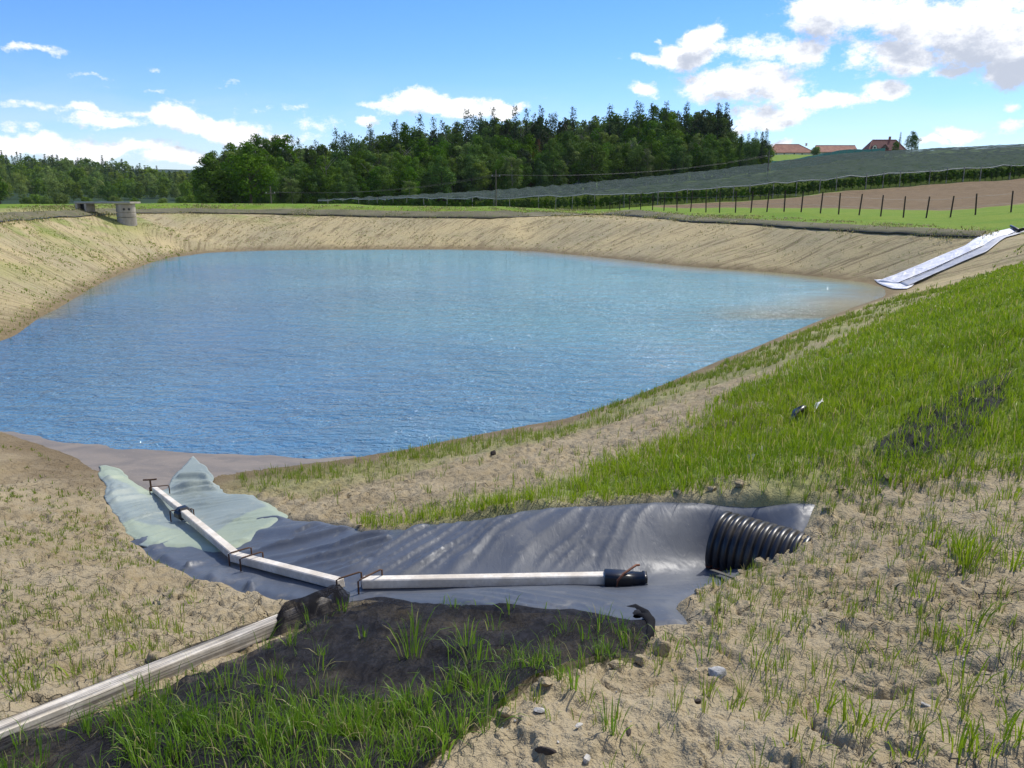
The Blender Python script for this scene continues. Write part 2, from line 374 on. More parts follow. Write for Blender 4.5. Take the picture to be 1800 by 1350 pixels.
def relief(x, y):
    """clods, ruts and hummocks on top of the smooth land"""
    r = np.hypot(x, y); near = 1 - sstep(9, 16, r); mid = 1 - sstep(60, 120, r)
    z = near * ((fbm(x * 2.2, y * 2.2, 21, 4) - 0.5) * 0.075 + (fbm(x * 9, y * 9, 31, 4) - 0.5) * 0.032)
    rd = np.abs(fbm(x * 1.5 + 4, y * 1.5, 41, 3) - 0.5); z = z - near * 0.022 * (1 - sstep(0.0, 0.03, rd))      # washed gullies
    c = fbm(x * 7 + 3, y * 7, 51, 4); z = z + near * 0.022 * sstep(0.54, 0.66, c); c = fbm(x * 26, y * 26, 53, 3); z = z + near * 0.011 * sstep(0.5, 0.7, c)                                  # clods
    wx = x + (fbm(x * 6, y * 6, 61, 3) - 0.5) * 0.16; wy = y + (fbm(x * 6 + 9, y * 6, 71, 3) - 0.5) * 0.16
    cr = worley(wx * 5.5, wy * 5.5, 3); z = z - near * 0.024 * (1 - sstep(0.0, 0.055, cr)) * sstep(0.38, 0.55, fbm(x * 1.1, y * 1.1, 81, 2))
    z = z + mid * (1 - near) * (fbm(x * 0.7, y * 0.7, 91, 4) - 0.5) * 0.05
    z = z + (fbm(x * 0.06, y * 0.06, 95, 4) - 0.5) * 1.2 * sstep(80, 200, r)
    return z
def ground_z(x, y):
    x = np.asarray(x, float); y = np.asarray(y, float)
    z = base(x, y); rel = relief(x, y) * (0.12 + 0.88 * sstep(0.02, 0.35, np.abs(z - WATER_Z)))
    m = (np.abs(x) < 8) & (y > 0) & (y < 11)
    if np.any(m):
        xs, ys = x[m], y[m]
        dl = np.minimum(sdist(xs, ys, GREEN_LINER), sdist(xs, ys, BLACK_LINER)); dn = sdist(xs, ys, SHADE_NET)
        k = sstep(-0.02, 0.07, dl); lip = np.exp(-((dl - 0.04) / 0.04) ** 2) * (-0.006 + 0.034 * (fbm(xs * 8, ys * 8, 55, 3))) * sstep(0.0, 0.3, z[m] - WATER_Z)
        rr = rel[m] * k + lip - 0.045 * (1 - sstep(-0.05, 0.0, dl))
        rr = np.where((dn < 0) & (dl > 0), rr * 0.5, rr)
        rel[m] = rr
    return z + rel
def gz(x, y): return float(ground_z(np.array([x]), np.array([y]))[0])
# ------------------------------------------------------------------ ground sheet
DENSE = np.array(hits([(600, 930), (700, 930), (800, 918), (940, 899), (1240, 880), (1370, 878), (1500, 838), (1640, 818), (1800, 832), (1990, 800), (1990, 390), (1800, 462), (1700, 497), (1600, 545),
        (1450, 620), (1300, 705), (1200, 770), (1100, 815), (1000, 850), (850, 890), (700, 912)]))
SHORESTRIP = np.array(hits([(420, 838), (560, 818), (700, 797), (1000, 740), (1300, 628), (1570, 524), (1640, 512), (1720, 492), (1600, 535), (1450, 600), (1250, 690), (1100, 738), (900, 792), (700, 835), (560, 862), (420, 862)]))
PLOUGH = np.array(hits([(1150, 363.6), (1280, 364), (1400, 365.6), (1482, 367), (1655, 370), (1720, 366), (1800, 357.5), (1950, 349), (2300, 330), (2300, 292), (1950, 302), (1800, 314.5), (1569, 331), (1445, 341), (1280, 354.5), (1150, 363.2)]))
INNER = np.array([p[:2] for p in NETLINE] + [(20, 27), (14.5, 18.4), (7.4, 9.9), (3.6, 5.2), (5.5, 2), (0, -2), (-8, 2), (-20, 18)])

def terrain():
    th = np.concatenate([np.linspace(-180, -46, 40)[:-1], np.linspace(-46, 46, 620), np.linspace(46, 180, 40)[1:-1]]) * math.pi / 180
    r = np.concatenate([[0.02], np.linspace(0.3, 1.2, 10), np.geomspace(1.22, 10, 430), np.geomspace(10.06, 70, 300), np.geomspace(71, 700, 150), np.geomspace(715, 3500, 40)])
    R, T = np.meshgrid(r, th, indexing='ij'); X = R * np.sin(T); Y = R * np.cos(T)
    x, y = X.ravel(), Y.ravel(); z = ground_z(x, y); nr, nt = R.shape
    I = np.arange(nr * nt).reshape(nr, nt); I2 = np.hstack([I, I[:, :1]])
    q = np.stack([I2[:-1, :-1], I2[1:, :-1], I2[1:, 1:], I2[:-1, 1:]], -1).reshape(-1, 4)[:, ::-1]
    n1 = fbm(x * 0.8, y * 0.8, 101, 4); n2 = fbm(x * 3, y * 3, 111, 3)
    dsh, arc = polydist(x, y, SHORE); ins = inpoly(x, y, SHORE)
    dd = np.where(ins, -dsh, dsh)
    sd_in = sdist(x, y, INNER); sd_de = sdist(x, y, DENSE); sd_st = sdist(x, y, SHORESTRIP); sd_pl = sdist(x, y, PLOUGH)
    soft = np.clip(np.hypot(x, y) * 0.05, 0.15, 2.0)
    green = sstep(0.3, -0.9, sd_de + (n1 - 0.5) * 2.0) * 0.85
    green = np.maximum(green, sstep(0.2, -0.5, sd_st + (n1 - 0.5) * 1.6) * 0.35)
    leftg = sstep(-12, -16, x) * sstep(-4.2, -0.4, sd_in) * (sd_in < 0) * sstep(0.40, 0.62, fbm(x * 0.5, y * 0.5, 131, 4)) * 0.6; green = np.maximum(green, leftg)
    outside = sstep(0.2, 2.6, sd_in + (n1 - 0.5) * 1.0)
    green = np.maximum(green, outside * sstep(-8, 4, y))
    plough = sstep(0.6, -0.6, sd_pl + (n1 - 0.5) * 1.5); green = green * (1 - plough)
    bank = sstep(11, 17, y) * (1 - outside) * (1 - sstep(0.3, -0.9, sd_de))
    bank = np.maximum(bank, sstep(-6.5, -8.5, x) * (1 - outside) * sstep(6, 9, y))
    wet = sstep(0.30, 0.0, z - WATER_Z + (n2 - 0.5) * 0.22) * sstep(3.0, 1.0, dd)
    far = sstep(1200, 1600, np.hypot(x, y))
    hillw = sstep(265, 310, np.hypot(x, y)) * sstep(-20, -45, x); forest = np.maximum(far, hillw)
    sp = np.stack([28 * np.arctan2((y - 27) * 0.85, x + 3.5), dd, np.zeros_like(x)], 1)
    me = np_mesh('ground', np.stack([x, y, z], 1), q, attrs={'green': green, 'plough': plough, 'bank': bank, 'wet': wet, 'forest': forest, 'run': sp})
    return me

def soil_material():
    t = NT('soil'); P = t.pos(); run = t.attr('run', 'Vector')
    big = t.noise(P, 0.35, 4); mid = t.noise(P, 2.3, 5, 0.6); fine = t.noise(P, 17, 5, 0.65); grit = t.noise(P, 90, 3, 0.6)
    # bare soil
    c = t.mix(t.rng(big, 0.35, 0.65), (0.355, 0.290, 0.182), (0.285, 0.230, 0.140))
    c = t.mix(t.math('MULTIPLY', t.rng(mid, 0.4, 0.7), 0.6), c, (0.40, 0.335, 0.225))
    c = t.mix(t.math('MULTIPLY', t.rng(fine, 0.52, 0.72), 0.6), c, (0.27, 0.205, 0.12))
    c = t.mix(t.math('MULTIPLY', t.rng(t.noise(P, 1.1, 5, 0.65, 0.8), 0.50, 0.68), 0.65), c, (0.25, 0.19, 0.105))
    c = t.mix(t.math('MULTIPLY', t.rng(grit, 0.62, 0.75), 0.5), c, (0.5, 0.44, 0.34))
    # seeded bank: straw coloured, raked into lines, thin green shoots
    s1 = t.n('ShaderNodeSeparateXYZ', {0: run})
    cmb = t.n('ShaderNodeCombineXYZ', {0: t.math('ADD', s1.outputs[0], t.math('MULTIPLY', s1.outputs[1], 0.55)), 1: t.math('MULTIPLY', s1.outputs[1], 0.12), 2: 0.0})
    rill = t.math('ADD', t.math('MULTIPLY', t.noise(cmb.outputs[0], 1.5, 4, 0.7, 0.4), 0.4), t.math('MULTIPLY', t.noise(cmb.outputs[0], 4.5, 4, 0.8, 0.2), 0.6))
    shoots = t.noise(t.scale(P, (1, 1, 1)), 4.5, 5, 0.85)
    patch = t.noise(P, 0.22, 3, 0.6)
    bc = t.mix(t.rng(patch, 0.35, 0.7), (0.445, 0.36, 0.195), (0.36, 0.305, 0.185))
    bc = t.mix(t.math('MULTIPLY', t.rng(rill, 0.505, 0.42), 0.8), bc, (0.19, 0.145, 0.08))
    bc = t.mix(t.math('MULTIPLY', t.rng(shoots, 0.53, 0.66), t.rng(patch, 0.30, 0.62, 0.4, 1.0)), bc, (0.175, 0.20, 0.05))
    c = t.mix(t.attr('bank'), c, bc)
    # grass sward
    gc = t.mix(t.rng(t.noise(P, 0.5, 4, 0.6), 0.35, 0.65), (0.12, 0.21, 0.014), (0.17, 0.235, 0.022))
    gc = t.mix(t.math('MULTIPLY', t.rng(t.noise(P, 6, 4, 0.7), 0.45, 0.7), 0.5), gc, (0.07, 0.13, 0.012))
    c = t.mix(t.attr('green'), c, gc)
    # ploughed field
    furrow = t.noise(t.scale(P, (0.5, 2.2, 1)), 1.3, 4, 0.75, 0.5)
    pc = t.mix(t.rng(furrow, 0.38, 0.62), (0.120, 0.080, 0.040), (0.205, 0.145, 0.078))
    c = t.mix(t.attr('plough'), c, pc)
    c = t.mix(t.attr('forest'), c, (0.022, 0.045, 0.016))
    c = t.mix(t.math('MULTIPLY', t.attr('wet'), 0.75), c, (0.14, 0.10, 0.055))
    h = t.math('ADD', t.math('MULTIPLY', mid, 0.5), t.math('ADD', t.math('MULTIPLY', fine, 0.75), t.math('MULTIPLY', grit, 0.28)))
    # fine drying cracks
    wob = t.n('ShaderNodeVectorMath', operation='ADD'); t.set(wob, 0, P)
    t.set(wob, 1, t.scale(t.n('ShaderNodeTexNoise', {'Vector': P, 'Scale': 9.0, 'Detail': 3.0}).outputs['Color'], (0.12, 0.12, 0.0)))
    vor = t.n('ShaderNodeTexVoronoi', {'Vector': t.scale(wob.outputs[0], (1, 1, 0.2)), 'Scale': 8.5}, feature='DISTANCE_TO_EDGE')
    crack = t.math('MULTIPLY', t.rng(vor.outputs['Distance'], 0.0, 0.025), t.rng(t.noise(P, 0.9, 2), 0.38, 0.6))
    near = t.math('MULTIPLY', t.math('SUBTRACT', 1.0, t.attr('bank')), t.math('SUBTRACT', 1.0, t.attr('green')))
    h2 = t.math('ADD', h, t.math('MULTIPLY', t.math('MULTIPLY', crack, near), 0.7))
    h3 = t.math('ADD', h2, t.math('MULTIPLY', t.math('MULTIPLY', rill, t.attr('bank')), 1.5))
    nb = t.bump(h3, 0.9, 0.05)
    return t.done(t.bsdf(color=c, rough=0.95, spec=0.15, normal=nb))
SOIL = soil_material()
tag(obj('ground', terrain(), SOIL), 'bare earth banks, meadow and fields around the pond', 'ground', kind='structure')

# ------------------------------------------------------------------ sheets that lie on the ground
def sheet(poly, spacing, zf, seed=1):
    poly = np.asarray(poly)[:, :2]
    x0, y0 = poly.min(0); x1, y1 = poly.max(0); rg = np.random.default_rng(seed)
    gx, gy = np.meshgrid(np.arange(x0, x1, spacing), np.arange(y0, y1, spacing)); gx = gx.ravel() + (rg.random(gx.size) - 0.5) * spacing * 0.3; gy = gy.ravel() + (rg.random(gy.size) - 0.5) * spacing * 0.3
    k = sdist(gx, gy, poly) < -spacing * 0.45; n = len(poly)
    allp = np.vstack([poly, np.stack([gx[k], gy[k]], 1)])
    v, e, f, _, _, _ = delaunay_2d_cdt([Vector(p) for p in allp], [(i, (i + 1) % n) for i in range(n)], [], 1, 1e-5)
    V = np.array([(p.x, p.y) for p in v]); T = np.array([t for t in f if len(t) == 3])
    a, b, c = V[T[:, 0]], V[T[:, 1]], V[T[:, 2]]
    flip = (b[:, 0] - a[:, 0]) * (c[:, 1] - a[:, 1]) - (b[:, 1] - a[:, 1]) * (c[:, 0] - a[:, 0]) < 0
    T[flip] = T[flip][:, ::-1]
    return np.column_stack([V, zf(V[:, 0], V[:, 1])]), T
def thick(o, th):
    m = o.modifiers.new('thickness', 'SOLIDIFY'); m.thickness = th; m.offset = 1.0; return o

# water
def water_material():
    t = NT('pond_water'); P = t.pos()
    w1 = t.noise(t.scale(P, (0.8, 1.7, 1)), 1.9, 5, 0.62, 0.9); w2 = t.noise(t.scale(P, (0.9, 1.5, 1)), 7.5, 3, 0.6, 0.4); w0 = t.noise(P, 0.16, 2)
    w3 = t.noise(t.scale(P, (0.5, 1.2, 1)), 0.85, 3, 0.6, 0.8); h = t.math('ADD', t.math('ADD', t.math('MULTIPLY', w1, 0.75), t.math('MULTIPLY', w3, 0.9)), t.math('MULTIPLY', w2, 0.42))
    nb = t.bump(h, t.math('MULTIPLY', t.rng(w0, 0.3, 0.7, 0.75, 1.0), t.rng(t.attr('calm'), 0, 1, 1.0, 0.12)), 0.24)
    sx_ = t.n('ShaderNodeSeparateXYZ', {0: P}); silt = t.math('ADD', t.math('MULTIPLY', t.noise(P, 0.09, 3), 0.6), t.math('ADD', t.math('MULTIPLY', sx_.outputs[0], 0.022), t.math('MULTIPLY', sx_.outputs[1], 0.016)))
    body = t.mix(t.rng(silt, 0.25, 0.95), (0.078, 0.208, 0.360), (0.145, 0.375, 0.440))
    edge = t.attr('shallows_and_reflection')
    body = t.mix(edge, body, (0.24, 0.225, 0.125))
    return t.done(t.bsdf(color=body, rough=0.06, ior=1.333, spec=0.5, normal=nb))
c0 = np.mean(np.array(SHORE)[:, :2], axis=0)
WPOLY = smooth_line([p + np.append((p[:2] - c0) / np.linalg.norm(p[:2] - c0) * 1.2, 0) for p in np.array(SHORE)], 0.7, 0, 1, True)
V, T = sheet(WPOLY, 0.6, lambda x, y: np.full(x.shape, WATER_Z))
dw = -sdist(V[:, 0], V[:, 1], SHORE)
calm = sstep(4.5, 0.3, dw + (fbm(V[:, 0] * .4, V[:, 1] * .4, 8, 3) - 0.5) * 2) * sstep(20, 26, V[:, 1]) * sstep(-2, 3, V[:, 0])
shallows_and_reflection = np.where(V[:, 1] > 20, sstep(np.where(V[:, 0] > 0, 3.6, 1.3), 0.0, dw + (fbm(V[:, 0] * .5, V[:, 1] * .5, 7, 3) - 0.5) * 1.2), 0)  # brown shallows; the wide right band paints the bank's reflection into the colour
tag(obj('water', np_mesh('water', V, None, T, attrs={'shallows_and_reflection': shallows_and_reflection, 'calm': calm}), water_material()), 'rippled blue-green water of the pond', 'water', kind='structure')

# grey-brown silt scum on the still water at the near end
FILM = smooth_line([PZ(u, v, WATER_Z) for u, v in ((-160, 742), (0, 756), (100, 774), (200, 787), (330, 797), (450, 803), (560, 806), (615, 803), (640, 815), (520, 860), (300, 900), (120, 850), (-160, 780))], 0.15, 0.10, 33, True)
V, T = sheet(FILM, 0.15, lambda x, y: np.full(x.shape, WATER_Z + 0.005))
t = NT('silt_scum'); P = t.pos(); n1 = t.noise(t.scale(P, (1, 2.5, 1)), 1.6, 5, 0.6, 1.0); n2 = t.noise(P, 30, 3)
c = t.mix(t.rng(n1, 0.35, 0.65), (0.24, 0.20, 0.155), (0.18, 0.155, 0.125)); c = t.mix(t.math('MULTIPLY', t.rng(n2, 0.6, 0.7), 0.3), c, (0.36, 0.32, 0.26))
tag(obj('silt', np_mesh('silt', V, None, T), t.done(t.bsdf(color=c, rough=0.5, spec=0.3, normal=t.bump(n2, 0.15, 0.01)))), 'grey brown silt scum on the still water at the near end', 'silt', kind='stuff')

# liners in the outlet channel
def ridged(s, sharp): return 1 - np.abs(2 * s - 1) ** sharp
_lp = smooth_line(CH_BOT, 0.1)
def liner_z(x, y, off, seed, amp, poly):
    edge = sstep(0.0, 0.09, -sdist(x, y, poly))
    db, ab = polydist(x, y, CH_BOT, closed=False)
    # creases run down the channel side, leaning along it, and fan out from the beam line
    s = ab - db * 0.95
    wx = x + (fbm(x * 1.2, y * 1.2, seed + 2, 3) - 0.5) * 0.5
    s = s + (fbm(x * 1.1, y * 1.1, seed, 3) - 0.5) * 0.45
    def fold(f, k, sd):
        ph = s * f + (fbm(s * f * 0.35, db * 0.6, sd, 2) - 0.5) * 2.4
        return (0.5 + 0.5 * np.cos(2 * math.pi * ph)) ** k * sstep(0.30, 0.70, fbm(s * f * 0.30 + 7, db * 1.3, sd + 5, 2))
    w = fold(2.6, 4, seed) * 0.060 + fold(6.5, 4, seed + 20) * 0.022 + fold(15.0, 3, seed + 40) * 0.006
    yc = np.interp(x, np.array(CH_BOT)[:, 0], np.array(CH_BOT)[:, 1]); w = w * np.where((y < yc) & (x > -1.6), 0.3, 1.0)
    w = w * sstep(0.02, 0.3, db) * (0.25 + 1.1 * vnoise(x * 0.9 + 5, y * 0.9, seed + 4))
    g = (fbm(x * 2.5, y * 2.5, seed + 6, 3) - 0.5) * 0.035
    return base(x, y) + off + amp * (w + g * 0.4) * (0.3 + 0.7 * edge) - 0.025 * (1 - edge)
def liner_mat(name, c1, c2, c3, rough):
    t = NT(name); P = t.pos()
    n1 = t.noise(P, 1.1, 4, 0.6, 0.5); n2 = t.noise(P, 6, 5, 0.7, 0.5); n3 = t.noise(P, 45, 3, 0.6)
    c = t.mix(t.rng(n1, 0.35, 0.65), c1, c2)
    c = t.mix(t.math('MULTIPLY', t.rng(n2, 0.56, 0.74), 0.4), c, c3)            # dried dust
    c = t.mix(t.math('MULTIPLY', t.rng(n3, 0.66, 0.74), 0.6), c, c3)
    cre = t.noise(t.scale(P, (2.0, 0.8, 1)), 7, 4, 0.6, 1.5)
    h = t.math('ADD', t.math('MULTIPLY', cre, 0.5), t.math('MULTIPLY', n3, 0.05))
    return t, c, t.bump(h, 0.22, 0.02), t.math('ADD', rough, t.math('MULTIPLY', t.rng(n2, 0.5, 0.7), 0.25))
t, c, nb, ro = liner_mat('black_liner', (0.066, 0.075, 0.092), (0.092, 0.102, 0.120), (0.22, 0.215, 0.20), 0.46)
LB = t.done(t.bsdf(color=c, rough=ro, spec=0.45, normal=nb))
V, T = sheet(BLACK_LINER, 0.019, lambda x, y: liner_z(x, y, 0.006, 3, 1.0, BLACK_LINER))
tag(thick(obj('black_liner', np_mesh('black_liner', V, None, T), LB), 0.004), 'wrinkled black plastic liner along the outlet channel, beside the corrugated pipe', 'liner')
t, c, nb, ro = liner_mat('green_liner', (0.215, 0.252, 0.228), (0.26, 0.298, 0.268), (0.48, 0.48, 0.42), 0.5)
c = t.mix(t.math('MULTIPLY', t.attr('single'), 0.85), c, (0.31, 0.355, 0.245))
LG = t.done(t.bsdf(color=c, rough=ro, spec=0.45, normal=nb))
V, T = sheet(GREEN_LINER, 0.024, lambda x, y: np.maximum(liner_z(x, y, 0.024, 13, 1.2, GREEN_LINER), WATER_Z + 0.012))
SINGLE = np.array(hits([(205, 922), (222, 944), (300, 975), (420, 990), (460, 950), (520, 905), (440, 860), (470, 895), (400, 928), (372, 948), (300, 935), (230, 918)]))
SINGLE2 = np.array(hits([(150, 815), (235, 835), (275, 870), (262, 880), (215, 852), (170, 838)]))
sg = np.maximum(sstep(0.02, -0.02, sdist(V[:, 0], V[:, 1], SINGLE)), sstep(0.03, -0.03, sdist(V[:, 0], V[:, 1], SINGLE2)))
tag(thick(obj('green_liner', np_mesh('green_liner', V, None, T, attrs={'single': sg}), LG), 0.004), 'grey-green plastic liner laid in a V shape down into the water', 'liner')

# black shade net over the mound in front
def net_z(x, y):
    f = np.abs(vnoise((x * 0.55 + y * 0.83) * 7 + fbm(x * 2, y * 2, 5, 2) * 2, (x * 0.83 - y * 0.55) * 1.2, 77) - 0.5) * 2
    return ground_z(x, y) + 0.012 + (1 - f) ** 4 * 0.03 + np.maximum(0, fbm(x * 3, y * 3, 78, 3) - 0.5) * 0.08
V, T = sheet(SHADE_NET, 0.035, net_z)
t = NT('shade_net'); P = t.pos()
n1 = t.noise(P, 3.0, 4, 0.6, 0.6); n2 = t.noise(t.scale(P, (2.2, 1, 1)), 14, 4, 0.7, 0.8); th = t.noise(t.scale(P, (1, 1, 1)), 160, 2)
net = t.bsdf(color=t.mix(t.rng(n2, 0.4, 0.65), (0.008, 0.008, 0.010), (0.022, 0.022, 0.027)), rough=0.8, spec=0.12, normal=t.bump(t.math('ADD', n2, t.math('MULTIPLY', th, 0.3)), 0.4, 0.02))
tr = t.n('ShaderNodeBsdfTransparent').outputs[0]
mx = t.n('ShaderNodeMixShader', {0: t.rng(t.math('ADD', t.math('MULTIPLY', n1, 0.7), t.math('MULTIPLY', n2, 0.3)), 0.35, 0.70, 0.95, 0.58), 1: tr, 2: net})
NETM = t.done(mx.outputs[0])
tag(obj('shade_net', np_mesh('shade_net', V, None, T), NETM), 'black shade net spread over the mound in front, grass growing through it', 'netting')
PATCH = smooth_line(hits([(1560, 770), (1600, 740), (1680, 690), (1740, 668), (1785, 655), (1780, 690), (1745, 735), (1720, 775), (1640, 800), (1580, 812), (1540, 800)]), 0.12, 0.08, 19, True)
V, T = sheet(PATCH, 0.06, lambda x, y: ground_z(x, y) + 0.02 + np.maximum(0, fbm(x * 3, y * 3, 5, 3) - 0.5) * 0.05)
tag(obj('shade_net', np_mesh('shade_net', V, None, T), NETM), 'patch of dark net half buried in the thick grass on the right slope', 'netting')
# ------------------------------------------------------------------ things in the outlet channel
WOOD = simple('pale_timber', (0.78, 0.72, 0.62), 0.75, 0.3, 6, 0.3, 0.005, col2=(0.60, 0.53, 0.43), stretch=(1, 1, 1))
RUST = simple('rusty_steel', (0.11, 0.055, 0.03), 0.8, 0.4, 30, 0.4, 0.003)
BLACKP = simple('black_plastic', (0.018, 0.018, 0.021), 0.34, 0.3, 12, 0.1, 0.003, spec=0.5)
t = NT('muddy_black_plastic'); P = t.objc(); zz_ = t.n('ShaderNodeSeparateXYZ', {0: P}).outputs[2]; n1 = t.noise(P, 9, 5, 0.7); n2 = t.noise(P, 50, 3)
mud = t.math('MULTIPLY', t.rng(t.math('ADD', zz_, t.math('MULTIPLY', n1, 0.30)), 0.10, -0.02), t.rng(n2, 0.35, 0.6, 0.3, 1.0)); dust = t.math('MULTIPLY', t.rng(n1, 0.5, 0.68), 0.35)
c = t.mix(t.math('MAXIMUM', t.math('MULTIPLY', mud, 0.75), dust), (0.016, 0.016, 0.018), (0.105, 0.080, 0.050)); BLACKD = t.done(t.bsdf(color=c, rough=t.rng(t.math('MAXIMUM', mud, dust), 0, 1, 0.36, 0.85), spec=0.45, normal=t.bump(n2, 0.12, 0.003)))
ORANGE = simple('orange_stripe', (0.30, 0.07, 0.03), 0.6, 0.3, 20)
def at(u, v, lift): 
    p = hit(u, v); return np.array([p[0], p[1], base(p[0], p[1]) + lift])
def timber(a, b, label, w=0.06, h=0.06, n=1):
    """a squared timber with slightly worn edges and gentle wave"""
    mb = MB(); a = np.asarray(a); b = np.asarray(b)
    mb.beam(a, b, w, h, bev=0.006)
    return tag(mb.build('timber_beam', WOOD), label, 'timber beam', 'white timbers laid end to end in the channel')
ch = lambda u, v, up=0.05: at(u, v, up)
bA = PZ(-70, 1322, -1.70); bB = PZ(574, 1062, -2.16)
timber(bA, bB, 'long pale timber beam under net, running out of the lower left corner', 0.075, 0.07)
timber(ch(408, 990, 0.055), ch(600, 1040, 0.05), 'short pale timber beam between the bend and the bunched net')
timber(ch(322, 919, 0.11), ch(415, 992, 0.065), 'pale timber beam from the black joint to the bend over the green liner')
timber(PZ(272, 860, WATER_Z + 0.13), ch(324, 921, 0.12), 'pale timber beam reaching from the black joint to the water', 0.055, 0.055)
timber(ch(638, 1036, 0.045), ch(1075, 1030, 0.05), 'pale timber beam lying straight across the channel floor to the black sleeve')

def hook(pu, pv, du, wid, hgt, label, r=0.0055, lift=0.01, ang=0.0):
    """bent reinforcing bar pushed over a timber"""
    p = at(pu, pv, 0.0); d = np.array([math.cos(ang), math.sin(ang), 0])
    P = [p - d * wid / 2 + [0, 0, -0.06], p - d * wid / 2 + [0, 0, hgt * 0.93], p - d * (wid / 2 - 0.015) + [0, 0, hgt], p + d * (wid / 2 - 0.015) + [0, 0, hgt + lift], p + d * wid / 2 + [0, 0, hgt * 0.95 + lift], p + d * wid / 2 + [0, 0, -0.05]]
    mb = MB(); mb.tube(P, r, 6)
    return tag(mb.build('ground_staple', RUST, smooth=True), label, 'staple', 'rusty bar staples holding the timbers')
hook(615, 1040, 0, 0.15, 0.10, 'rusty bar staple beside the bunched net, left of the gap between beams', ang=0.5)
hook(652, 1040, 0, 0.17, 0.105, 'rusty bar staple over the left end of the straight beam', ang=0.8)
hook(424, 993, 0, 0.15, 0.105, 'rusty bar staple over the beam just above the bend', ang=0.5)
hook(444, 1002, 0, 0.15, 0.105, 'rusty bar staple over the beam just below the bend', ang=0.55)
hook(322, 921, 0, 0.20, 0.13, 'rusty bar staple around the black joint on the green liner', ang=0.1)
hook(282, 874, 0, 0.2, 0.12, 'rusty bar staple near the water end of the timbers', ang=0.1)

# black joint between the two upper timbers
p = at(324, 921, 0.10); mb = MB()
mb.box(p, (0.13, 0.13, 0.09), Matrix.Rotation(0.9, 3, 'Z'), 0.025); mb.box(p + [0.0, 0.0, 0.042], (0.10, 0.09, 0.04), Matrix.Rotation(0.75, 3, 'Z'), 0.02)
tag(mb.build('joint_sleeve', BLACKP, smooth=False), 'small black joint sleeve between two timbers on the green liner', 'sleeve')
# iron bar with a crosspiece at the water
p = PZ(266, 862, WATER_Z + 0.02); r0 = thing('marker_bar', 'small iron bar with a crosspiece standing at the water end of the timbers', 'bar', tuple(p))
mb = MB(); mb.tube([(0, 0, -0.2), (0, 0, 0.12)], 0.010, 7); mb.build('bar', RUST, r0, True)
mb = MB(); mb.tube([(-0.085, 0.02, 0.115), (0.0, 0.0, 0.125), (0.08, -0.02, 0.14)], 0.010, 7); mb.build('crosspiece', RUST, r0, True)
# black sleeve over the end of the straight timber
p0 = at(1062, 1031, 0.05); p1 = at(1140, 1029, 0.045)
r0 = thing('end_sleeve', 'black plastic end sleeve on the straight beam, left of the corrugated pipe', 'sleeve', tuple(p0)); mb = MB()
d = p1 - p0; L = np.linalg.norm(d[:2]); rings = []
for s, hw, hh in ((0, .046, .044), (0.02, .052, .048), (0.45, .050, .046), (0.55, .044, .041), (0.85, .041, .038), (0.86, .047, .044), (0.95, .047, .044), (0.96, .02, .02)):
    rings.append([[s * L, hw * math.copysign(abs(math.cos(k)) ** 0.5, math.cos(k)), hh * math.copysign(abs(math.sin(k)) ** 0.5, math.sin(k))] for k in np.linspace(0, 2 * math.pi, 20, endpoint=False) + 0.157])
mb.grid(np.array(rings), closed_v=True); mb.add(rings[0], T=[(0, k, k + 1) for k in range(1, 19)]); mb.add(rings[-1], T=[(0, k + 1, k) for k in range(1, 19)])
o = mb.build('sleeve_body', BLACKP, r0, True); o.rotation_euler = (0, 0, math.atan2(d[1], d[0]))
RUST2 = simple('orange_rust', (0.22, 0.085, 0.045), 0.75, 0.35, 30, 0.4, 0.003)
mb = MB(); mb.tube([(L * 0.25, -0.06, -0.045), (L * 0.28, -0.058, 0.02), (L * .42, -0.035, 0.055), (L * .72, 0.045, 0.068), (L * .8, 0.06, 0.062)], 0.007, 7); o = mb.build('rusty_bar', RUST2, r0, True); o.rotation_euler = (0, 0, math.atan2(d[1], d[0]))
mb = MB(); mb.tube([(L * .93, -0.044, -0.005), (L * .93, -0.051, -0.005)], 0.009, 10); o = mb.build('plug', simple('plug_grey', (0.2, 0.2, 0.2), 0.5), r0); o.rotation_euler = (0, 0, math.atan2(d[1], d[0]))

# ---------------- corrugated pipe
PA = PZ(1264, 956, -2.115); PB = PZ(1452, 1012, -2.115)
PB = PA + (PB - PA) / np.linalg.norm(PB - PA) * 1.25
ax = (PB - PA) / np.linalg.norm(PB - PA); sd = np.cross(ax, [0, 0, 1]); sd /= np.linalg.norm(sd); up = np.cross(sd, ax)
root = thing('corrugated_pipe', 'large black corrugated drain pipe with an orange line, sticking out of the soil', 'pipe', tuple(PA))
pitch = 0.047; R0 = 0.208; N = 64; prof = [(0.0, R0 - 0.035), (0.0, R0 - 0.012)]
for k in range(26):
    for s, r in ((0.03, -0.012), (0.10, 0.000), (0.22, 0.0045), (0.45, 0.0055), (0.66, 0.0045), (0.78, 0.000), (0.86, -0.013), (0.98, -0.014)):
        prof.append(((k + s) * pitch, R0 + r))
mb = MB(); ang = np.linspace(0, 2 * math.pi, N, endpoint=False)
grid = lambda pr: np.array([[list(ax * s + sd * (r * math.cos(a)) + up * (r * math.sin(a))) for a in ang] for s, r in pr])
mb.grid(grid(prof), closed_v=True); mb.build('ribbed_wall', BLACKD, root, True)
mb = MB(); mb.grid(grid([(0.001, R0 - 0.034), (0.3, R0 - 0.033), (1.2, R0 - 0.033)])[:, ::-1], closed_v=True); mb.build('inner_wall', BLACKP, root, True)
mb = MB()
tc = [ax * s + (sd * math.cos(a) + up * math.sin(a)) * (r + 0.0015) for s, r in prof[2:] for a in (-0.2,)]
side = -1 if np.dot(sd, [0, -1, 0]) < 0 else 1
